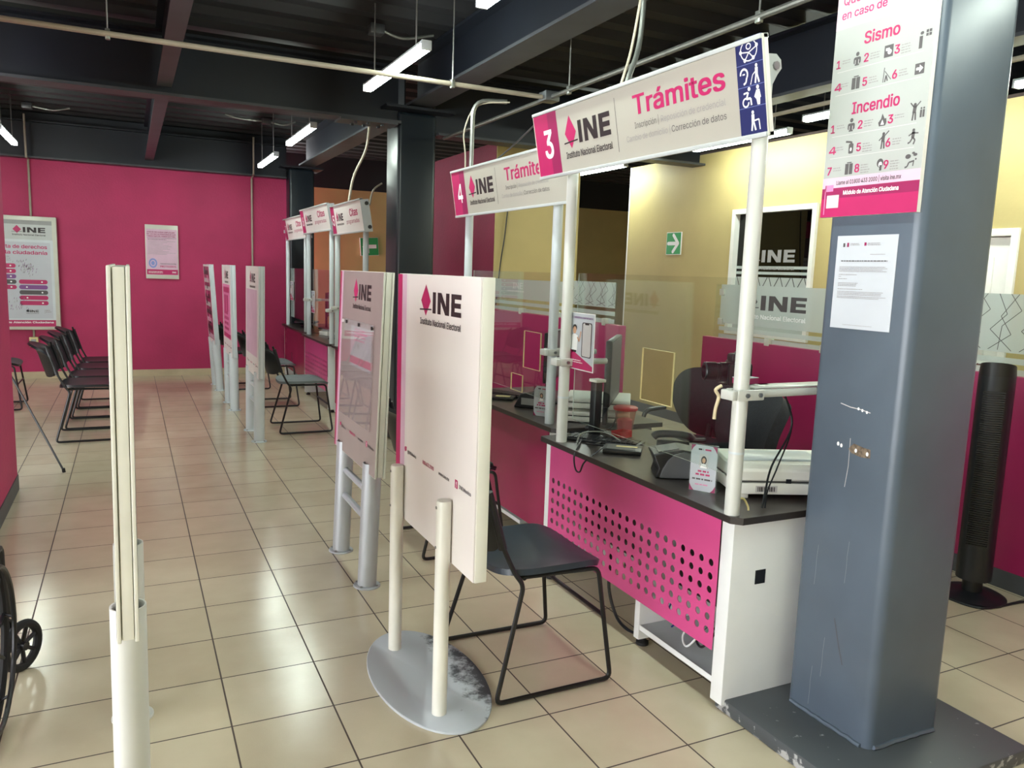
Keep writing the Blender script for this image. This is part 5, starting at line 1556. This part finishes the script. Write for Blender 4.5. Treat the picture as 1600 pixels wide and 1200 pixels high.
# keyboard
def keyboard(x, y, deg, label, w=0.40, d=0.13):
    t = thing('keyboard', (x, y, Z), label, 'keyboard')
    xf = rotz(x, y, deg)
    m = MB(xf); m.box(-w / 2, w / 2, -d / 2, d / 2, 0.0, 0.014, 'black_plastic', 0.004); m.build('body', t)
    m = MB(xf)
    for r in range(5):
        for c in range(14):
            m.box(-w / 2 + 0.012 + c * (w - 0.024) / 14, -w / 2 + 0.009 + (c + 1) * (w - 0.024) / 14, -d / 2 + 0.012 + r * (d - 0.024) / 5, -d / 2 + 0.009 + (r + 1) * (d - 0.024) / 5, 0.014, 0.019, 'black_plastic')
    tag(m.build('keys', t, smooth=0), kind='stuff')
keyboard(2.02, 3.11, -50, 'black keyboard lying among cables on desk 3 behind the shield', 0.36)

# monitor seen nearly edge-on
def monitor(x, y, deg, label, w=0.5, zb=0.15, h=0.32, sm='screen'):
    """deg = direction of the screen's width"""
    t = thing('monitor', (x, y, Z), label, 'monitor', 'desk monitors')
    xf = rotz(x, y, deg)
    m = MB(xf); m.box(-w / 2, w / 2, -0.012, 0.02, zb, zb + h, 'black_plastic', 0.006); m.build('housing', t)
    m = MB(xf); m.box(-w / 2 + 0.012, w / 2 - 0.012, -0.0135, -0.0121, zb + 0.018, zb + h - 0.012, sm); m.build('screen', t, smooth=0)
    m = MB(xf); m.box(-0.03, 0.03, 0.02, 0.045, 0.01, zb + h * 0.6, 'black_plastic', 0.006); m.build('stand', t)
    m = MB(xf); m.box(-0.12, 0.12, -0.07, 0.12, 0.0, 0.012, 'black_plastic', 0.005); m.build('base', t)
monitor(2.26, 3.43, 51, 'dark monitor seen nearly edge-on at the far end of desk 3', 0.50, 0.14, 0.33)
m = MB(rotz(2.045, 3.245, 10)); m.box(-0.022, 0.022, -0.02, 0.02, 0.0, 0.27, 'black_plastic', 0.004); m.box(-0.03, 0.03, -0.035, 0.025, 0.27, 0.285, 'device_white', 0.003)
tag(m.build('pen_display_stand'), 'dark upright stand with a white top left of the monitor on desk 3', 'stand')

# stacked white printers
def printer(x, y, z, deg, label):
    t = thing('printer', (x, y, z), label, 'printer', 'stacked white machines')
    xf = rotz(x, y, deg, z) @ Matrix.Diagonal((1, 1, 0.68, 1))
    m = MB(xf); m.box(-0.17, 0.17, -0.13, 0.13, 0.008, 0.05, 'device_white', 0.006); m.build('base_body', t)
    m = MB(xf); m.box(-0.165, 0.165, -0.125, 0.125, 0.05, 0.056, 'device_seam'); m.build('seam', t, smooth=0)
    m = MB(xf); m.prism([(-0.13, 0.056), (0.13, 0.056), (0.13, 0.09), (0.08, 0.107), (-0.1, 0.10), (-0.13, 0.085)], 'x', -0.17, 0.17, 'device_white'); m.build('lid', t, bevel=0.006)
    m = MB(xf)
    for a in (-0.14, 0.14):
        for b in (-0.1, 0.1):
            m.box(a - 0.015, a + 0.015, b - 0.012, b + 0.012, 0.0, 0.01, 'rubber')
    m.build('foot', t, smooth=0)
printer(2.30, 3.62, Z, -35, 'lower of two stacked white flatbed machines behind the left post of desk 3')
printer(2.30, 3.62, Z + 0.073, -35, 'upper of two stacked white flatbed machines behind the left post of desk 3')

# lidded tub and small red box
t = thing('plastic_tub', (2.30, 3.2, Z), 'clear tub with red lid holding pink things on desk 3', 'tub')
tx, ty = 2.235, 3.265
m = MB(); m.lathe([(0.0, 0.002), (0.038, 0.002), (0.055, 0.125)], (tx, ty, Z), 'tub_plastic', 28); m.build('bucket', t)
m = MB(); m.lathe([(0.06, 0.12), (0.062, 0.125), (0.062, 0.133), (0.055, 0.137), (0.0, 0.139)], (tx, ty, Z), 'red_plastic', 28); m.build('lid', t)
m = MB(); m.lathe([(0.0, 0.004), (0.034, 0.004), (0.038, 0.07), (0.02, 0.078), (0.0, 0.08)], (tx, ty, Z), 'pink_plastic', 20); m.build('contents', t)
m = MB(rotz(2.165, 3.185, 20)); m.box(-0.045, 0.045, -0.03, 0.03, 0.0, 0.004, 'red_plastic')
for a in ((-0.045, -0.041, -0.03, 0.03), (0.041, 0.045, -0.03, 0.03), (-0.041, 0.041, -0.03, -0.026), (-0.041, 0.041, 0.026, 0.03)):
    m.box(*a, 0.004, 0.032, 'red_plastic')
tag(m.build('small_tray', smooth=0), 'small open red tray in front of the lidded tub on desk 3', 'tray')
t = thing('telephone', (2.31, 2.92, Z), 'black telephone handset on its base on desk 3', 'telephone')
xf = rotz(2.26, 2.90, -38) @ Matrix.Scale(0.82, 4)
m = MB(xf); m.prism([(-0.08, 0.0), (0.08, 0.0), (0.08, 0.03), (-0.06, 0.055), (-0.08, 0.045)], 'x', -0.09, 0.09, 'black_plastic'); m.build('base', t, bevel=0.005)
m = MB(xf); m.tube(spline([(-0.11, -0.02, 0.06), (-0.085, -0.02, 0.078), (0.0, -0.02, 0.085), (0.085, -0.02, 0.078), (0.11, -0.02, 0.06)]), 0.022, 'black_plastic', 12); m.build('handset', t)

# cables on and under desk 3
def cable(pts, r, mm, label, n=6):
    m = MB(); m.tube(spline(pts, n), r, mm, 6)
    return tag(m.build('cable'), label, 'cable')
cable([(2.12, 3.35, Z + 0.01), (2.0, 3.25, Z + 0.02), (1.9, 3.13, Z + 0.01), (1.83, 3.03, Z + 0.012), (1.777, 2.98, Z - 0.02), (1.772, 2.955, Z - 0.075), (1.774, 2.92, Z - 0.08), (1.777, 2.89, Z - 0.03), (1.83, 2.88, Z + 0.012), (1.93, 2.97, Z + 0.015)], 0.004, 'black_plastic', 'black cable looping over the front edge of desk 3')
cable([(1.86, 3.1, Z + 0.008), (1.95, 3.2, Z + 0.03), (2.05, 3.15, Z + 0.035), (2.06, 3.0, Z + 0.01)], 0.004, 'conduit', 'grey cable arching over the keyboard on desk 3')
cable([(2.25, 3.36, Z + 0.12), (2.18, 3.28, Z + 0.05), (2.12, 3.3, Z + 0.01), (1.95, 3.33, Z + 0.008)], 0.005, 'black_plastic', 'black cable drooping from the monitor of desk 3')
cable([(1.93, 3.05, Z + 0.006), (2.02, 3.08, Z + 0.012), (2.1, 3.02, Z + 0.008), (2.05, 2.95, Z + 0.006), (1.95, 3.0, Z + 0.01), (1.9, 3.08, Z + 0.006)], 0.005, 'black_plastic', 'tangle of black cable beside the signature tablet')
cable([(2.02, 2.03, 1.13), (2.06, 2.06, 1.14), (2.12, 2.05, 1.0), (2.02, 2.03, 0.86), (1.97, 2.0, 0.78), (1.95, 1.99, Z + 0.005)], 0.004, 'black_plastic', 'black cable hanging from the camera arm beside the right post')
cable([(2.05, 2.03, 1.12), (2.13, 2.06, 0.99), (2.05, 2.03, 0.86), (1.985, 2.005, 0.78), (1.96, 1.985, Z + 0.005)], 0.003, 'black_plastic', 'second thin cable twisted along the one from the camera arm')
cable([(1.85, 2.02, Z + 0.03), (1.87, 2.0, Z + 0.045), (1.885, 1.99, Z + 0.02), (1.885, 1.985, Z + 0.005)], 0.004, 'cream_plastic', 'short pale cable end at the foot of the right post', 5)
cable([(1.87, 2.78, 0.3), (1.86, 2.77, 0.15), (1.87, 2.72, 0.04), (1.88, 2.65, 0.006), (1.9, 2.59, 0.008), (1.95, 2.575, 0.05)], 0.007, 'black_plastic', 'black cable curving to the floor below desk 3')
cable([(1.95, 2.18, 0.28), (1.9, 2.21, 0.17), (1.88, 2.25, 0.11), (1.9, 2.3, 0.13), (1.94, 2.29, 0.2)], 0.004, 'ink_white', 'white cable loop on the lower shelf of desk 3')
cable([(1.93, 2.1, 0.28), (1.9, 2.16, 0.16), (1.9, 2.2, 0.13), (1.92, 2.24, 0.15), (1.96, 2.2, 0.22)], 0.005, 'black_plastic', 'black cable loop beside the white one on the lower shelf')
cable([(1.95, 2.4, 0.25), (1.92, 2.42, 0.19), (1.93, 2.39, 0.15), (1.96, 2.38, 0.16), (1.93, 2.41, 0.11)], 0.004, 'blue_cable', 'blue cable hanging above the lower shelf of desk 3')
pts = []
for k in range(14):
    pts.append((1.90 + 0.03 * math.sin(k * 2.1), 2.075 + 0.02 * math.cos(k * 1.7), 0.11 + 0.012 * k + 0.01 * math.sin(k * 3)))
cable(pts, 0.006, 'black_plastic', 'bundle of black cable at the near end of the lower shelf')

# camera on its arm
t = thing('photo_camera', (1.97, 2.24, 1.13), 'black reflex camera mounted on the arm of desk 3, lens toward the visitor chair', 'camera')
m = MB(); m.box(1.87, 2.38, 1.985, 2.06, 1.145, 1.151, 'white_enamel', 0.002); m.box(1.94, 1.99, 2.06, 2.25, 1.125, 1.131, 'black_metal', 0.002); m.box(1.94, 1.99, 2.03, 2.06, 1.125, 1.151, 'black_metal', 0.002); m.build('platform', t)
xf = rotz(1.975, 2.19, 158, 1.10 + 0.03)
m = MB(xf); m.box(-0.035, 0.03, -0.065, 0.065, 0.0, 0.085, 'black_plastic', 0.012); m.box(-0.03, 0.035, -0.028, 0.028, 0.08, 0.112, 'black_plastic', 0.01); m.box(-0.02, 0.055, 0.045, 0.072, 0.0, 0.08, 'black_plastic', 0.01); m.build('body', t)
m = MB(xf); m.lathe([(0.0, 0.10), (0.024, 0.10), (0.031, 0.108), (0.031, 0.05), (0.034, 0.048), (0.034, 0.02), (0.03, 0.0)], (0, 0, 0), 'black_plastic', 24)
L_ = Matrix.Rotation(math.radians(90), 4, 'Y')
m2 = MB(xf @ Matrix.Translation((0.02, 0, 0.045)) @ L_)
m2.lathe([(0.03, 0.0), (0.034, 0.01), (0.034, 0.045), (0.031, 0.047), (0.031, 0.06), (0.034, 0.062), (0.034, 0.1), (0.031, 0.104), (0.026, 0.104), (0.024, 0.09), (0.0, 0.085)], (0, 0, 0), 'black_plastic', 24)
m2.build('lens', t)
m = MB(xf); m.box(-0.012, 0.012, -0.012, 0.012, 0.112, 0.118, 'device_grey', 0.002); m.build('hot_shoe', t)
cable([(1.79, 2.055, 1.15), (1.77, 2.06, 1.135), (1.785, 2.06, 1.11), (1.775, 2.06, 1.07), (1.772, 2.06, 1.035)], 0.006, 'bone_cord', 'short knotted cream cord hanging left of the camera arm clamp', 5)
m = MB(rotz(1.885, 2.05, 12, 1.154)); m.box(-0.03, 0.05, -0.02, 0.03, 0, 0.02, 'ink_dark_magenta', 0.002); m.box(-0.028, 0.05, -0.021, 0.031, 0.02, 0.022, 'paper')
tag(m.build('card_box', smooth=0), 'small magenta card box beside the camera', 'box')

# ================================================================== things on desk 4
t = thing('fingerprint_reader', (2.07, 4.05, Z), 'black fingerprint reader near the placard on desk 4', 'fingerprint reader')
xf = rotz(2.09, 4.07, -50)
m = MB(xf); m.prism([(-0.08, 0.0), (0.08, 0.0), (0.08, 0.07), (0.03, 0.1), (-0.04, 0.08), (-0.07, 0.02)], 'y', -0.02, 0.12, 'black_plastic'); m.build('body', t, bevel=0.006)
m = MB(xf); m.box(-0.03, 0.05, -0.022, -0.02, 0.02, 0.06, 'device_grey'); m.build('label_plate', t, smooth=0)
card_stand(2.035, 3.79, -58, 0.095, 0.17, 'white card in a clear stand on desk 4 beside its right post')
keyboard(2.2, 4.5, -60, 'black keyboard on desk 4 beyond the white panel edge', 0.4)
m = MB(rotz(2.08, 4.42, -35)); m.box(-0.09, 0.09, -0.07, 0.07, 0, 0.015, 'black_plastic', 0.004); m.box(-0.03, 0.06, -0.02, 0.03, 0.015, 0.0165, 'cream_plastic')
tag(m.build('signature_pad'), 'black signature tablet at the left end of desk 4', 'tablet')
monitor(2.36, 4.25, 50, 'dark monitor on desk 4 behind the left post of desk 3', 0.48, 0.14, 0.3)

# things on the far desks
monitor(2.22, 8.45, 72, 'dark monitor seen edge-on at desk 6', 0.44, 0.16, 0.3)
monitor(2.3, 10.15, 70, 'dark monitor at desk 7', 0.44, 0.16, 0.3)
keyboard(2.05, 8.75, 75, 'black keyboard on desk 6', 0.4)
m = MB(rotz(2.05, 10.3, 30)); m.slab(lambda u, v: (0.15 * u, 0.12 * v, 0.04 + 0.03 * (u * u + v * v)), 8, 8, 0.02, 'black_plastic', 3); m.box(-0.06, 0.06, -0.05, 0.05, 0, 0.04, 'black_plastic', 0.01)
tag(m.build('document_tray'), 'black curved document tray on desk 7', 'tray')
m = MB(rotz(2.1, 9.1, 20)); m.box(-0.12, 0.12, -0.09, 0.09, 0, 0.05, 'device_white', 0.006); m.box(-0.1, 0.1, -0.07, 0.07, 0.05, 0.07, 'device_grey', 0.006)
tag(m.build('scanner'), 'low white machine on desk 6 behind its left post', 'scanner')

# ================================================================== tower fan, its cable
t = thing('tower_fan', (3.70, 2.33, 0), 'tall black tower fan on round base right of the near column', 'fan')
m = MB(); m.lathe([(0.15, 0.0), (0.152, 0.012), (0.13, 0.024), (0.06, 0.034), (0.0, 0.036)], (3.70, 2.33, 0), 'black_plastic', 40); m.build('base', t)
m = MB(); m.lathe([(0.045, 0.03), (0.045, 0.1)], (3.70, 2.33, 0), 'black_plastic', 20); m.build('neck', t)
xf = rotz(3.70, 2.33, -150, 0)
out = []
for k in range(28):
    a = 2 * PI * k / 28
    out.append((0.082 * math.copysign(abs(math.cos(a)) ** 0.8, math.cos(a)), 0.078 * math.copysign(abs(math.sin(a)) ** 0.8, math.sin(a))))
m = MB(xf); m.prism(out, 'z', 0.1, 1.10, 'black_plastic'); m.build('body', t)
m = MB(xf); vs = [(x, y, 1.10) for x, y in out] + [(x * 0.96, y * 0.96, 1.145 + 0.022 * (x / 0.082)) for x, y in out]
n = len(out); m.add(vs, [(i, (i + 1) % n, (i + 1) % n + n, i + n) for i in range(n)] + [tuple(range(n, 2 * n))], 'black_metal'); m.build('top_cap', t)
m = MB(xf); m.box(-0.06, 0.03, -0.03, 0.03, 1.146, 1.152, 'screen', 0.003); m.build('control_panel', t)
m = MB(xf)
for k in range(70):
    z = 0.28 + k * 0.0108
    m.box(0.079, 0.088, -0.045, 0.045, z, z + 0.005, 'black_metal')
m.build('grille', t, smooth=0)
cable([(3.55, 2.35, 0.006), (3.6, 2.2, 0.006), (3.9, 2.17, 0.006), (4.3, 2.05, 0.006)], 0.006, 'black_plastic', 'black power cable of the fan lying on the floor at the right edge')

# ================================================================== wheelchair at the left edge
t = thing('wheelchair', (-0.66, 2.85, 0), 'black wheelchair cut by the left edge of the frame', 'wheelchair', rot=(0, 0, math.radians(-3)))
xf = WM[t]
for s in (-1, 1):
    X = 0.235 * s
    m = MB(xf); m.tube([(X, -0.11 + 0.29 * math.cos(a), 0.30 + 0.29 * math.sin(a)) for a in [2 * PI * i / 48 for i in range(48)]], 0.0125, 'rubber', 8, closed=True); wl = m.build('drive_wheel', t)
    m = MB(xf); m.tube([(X + 0.035 * s, -0.11 + 0.25 * math.cos(a), 0.30 + 0.25 * math.sin(a)) for a in [2 * PI * i / 48 for i in range(48)]], 0.008, 'black_metal', 8, closed=True)
    for k in range(6):
        a = 2 * PI * k / 6
        m.tube([(X, -0.11 + 0.275 * math.cos(a), 0.3 + 0.275 * math.sin(a)), (X + 0.035 * s, -0.11 + 0.25 * math.cos(a), 0.3 + 0.25 * math.sin(a))], 0.005, 'black_metal', 6)
    m.build('hand_rim', wl)
    m = MB(xf)
    for k in range(12):
        a = 2 * PI * k / 12
        m.tube([(X + 0.012 * s, -0.11, 0.3), (X, -0.11 + 0.28 * math.cos(a), 0.3 + 0.28 * math.sin(a))], 0.006, 'black_plastic', 6)
    m.cyl((X - 0.03, -0.11, 0.3), (X + 0.03, -0.11, 0.3), 0.03, 'black_plastic', 16); m.build('spokes', wl)
    cx = 0.25 * s
    sw = xf @ Matrix.Translation((cx, 0.36, 0)) @ Matrix.Rotation(math.radians(-30), 4, 'Z') @ Matrix.Translation((-cx, -0.36, 0))
    m = MB(sw); m.tube([(cx, 0.36 + 0.08 * math.cos(a), 0.095 + 0.08 * math.sin(a)) for a in [2 * PI * i / 32 for i in range(32)]], 0.0155, 'rubber', 8, closed=True); cw = m.build('caster', t)
    m = MB(sw); m.cyl((cx - 0.018, 0.36, 0.095), (cx + 0.018, 0.36, 0.095), 0.016, 'black_plastic', 14)
    for k in range(7):
        a = 2 * PI * k / 7 + 0.3
        m.tube([(cx, 0.36, 0.095), (cx, 0.36 + 0.07 * math.cos(a), 0.095 + 0.07 * math.sin(a))], 0.008, 'black_plastic', 6)
    m.build('spokes', cw)
    m = MB(xf); m.tube([(cx - 0.03 * s, 0.36, 0.095), (cx - 0.03 * s, 0.34, 0.2), (cx - 0.045 * s, 0.31, 0.23), (0.2 * s, 0.31, 0.27)], 0.011, 'black_metal', 8); m.build('caster_fork', cw)
    m = MB(xf); m.tube(rounded([(0.2 * s, -0.36, 0.95), (0.2 * s, -0.22, 0.92), (0.2 * s, -0.2, 0.28), (0.2 * s, 0.36, 0.28), (0.2 * s, 0.36, 0.48), (0.2 * s, -0.2, 0.48)], 0.04), 0.012, 'black_metal', 8); m.build('side_frame', t)
    m = MB(xf); m.tube(rounded([(0.205 * s, -0.18, 0.48), (0.205 * s, -0.17, 0.68), (0.205 * s, 0.18, 0.68), (0.205 * s, 0.2, 0.48)], 0.04), 0.011, 'black_metal', 8); ar = m.build('armrest', t)
    m = MB(xf); m.box(0.18 * s - 0.002, 0.23 * s, -0.14, 0.16, 0.685, 0.71, 'black_plastic', 0.01); m.build('arm_pad', ar)
    m = MB(xf); m.tube(rounded([(0.17 * s, 0.36, 0.46), (0.17 * s, 0.48, 0.44), (0.17 * s, 0.6, 0.12)], 0.05), 0.011, 'black_metal', 8); lr = m.build('leg_rest', t)
    m = MB(xf); m.box(0.02 * s, 0.17 * s, 0.54, 0.68, 0.10, 0.118, 'black_plastic', 0.006); m.build('footplate', lr)
m = MB(xf); m.slab(lambda u, v: (0.195 * u, 0.08 + 0.22 * v, 0.47 - 0.02 * (1 - u * u)), 8, 8, 0.03, 'black_fabric', 6); m.build('seat', t)
m = MB(xf); m.slab(lambda u, v: (0.195 * u, -0.215 - 0.02 * (1 - u * u), 0.7 + 0.2 * v), 8, 8, 0.02, 'black_fabric', 6); m.build('backrest', t)

# black tripod stand beside the left wall end
t = thing('tripod_stand', (-0.78, 6.55, 0), 'thin black tripod leg slanting out from behind the left wall end', 'tripod')
for px, py in ((-0.455, 6.238), (-1.1, 6.25), (-0.85, 7.0)):
    m = MB(); m.tube([(px, py, 0.008), (-0.80, 6.52, 0.72)], 0.007, 'black_metal', 8); l = m.build('leg', t)
    m = MB(); m.tube([(px, py, 0.0), (px - 0.012 * (px + 0.8), py, 0.03)], 0.011, 'rubber', 8); m.build('rubber_tip', l)
m = MB(); m.cyl((-0.80, 6.52, 0.68), (-0.80, 6.52, 1.3), 0.012, 'black_metal', 10); m.build('pole', t)
m = MB(); m.box(-0.83, -0.77, 6.49, 6.55, 1.28, 1.34, 'black_plastic', 0.008); m.build('head', t)
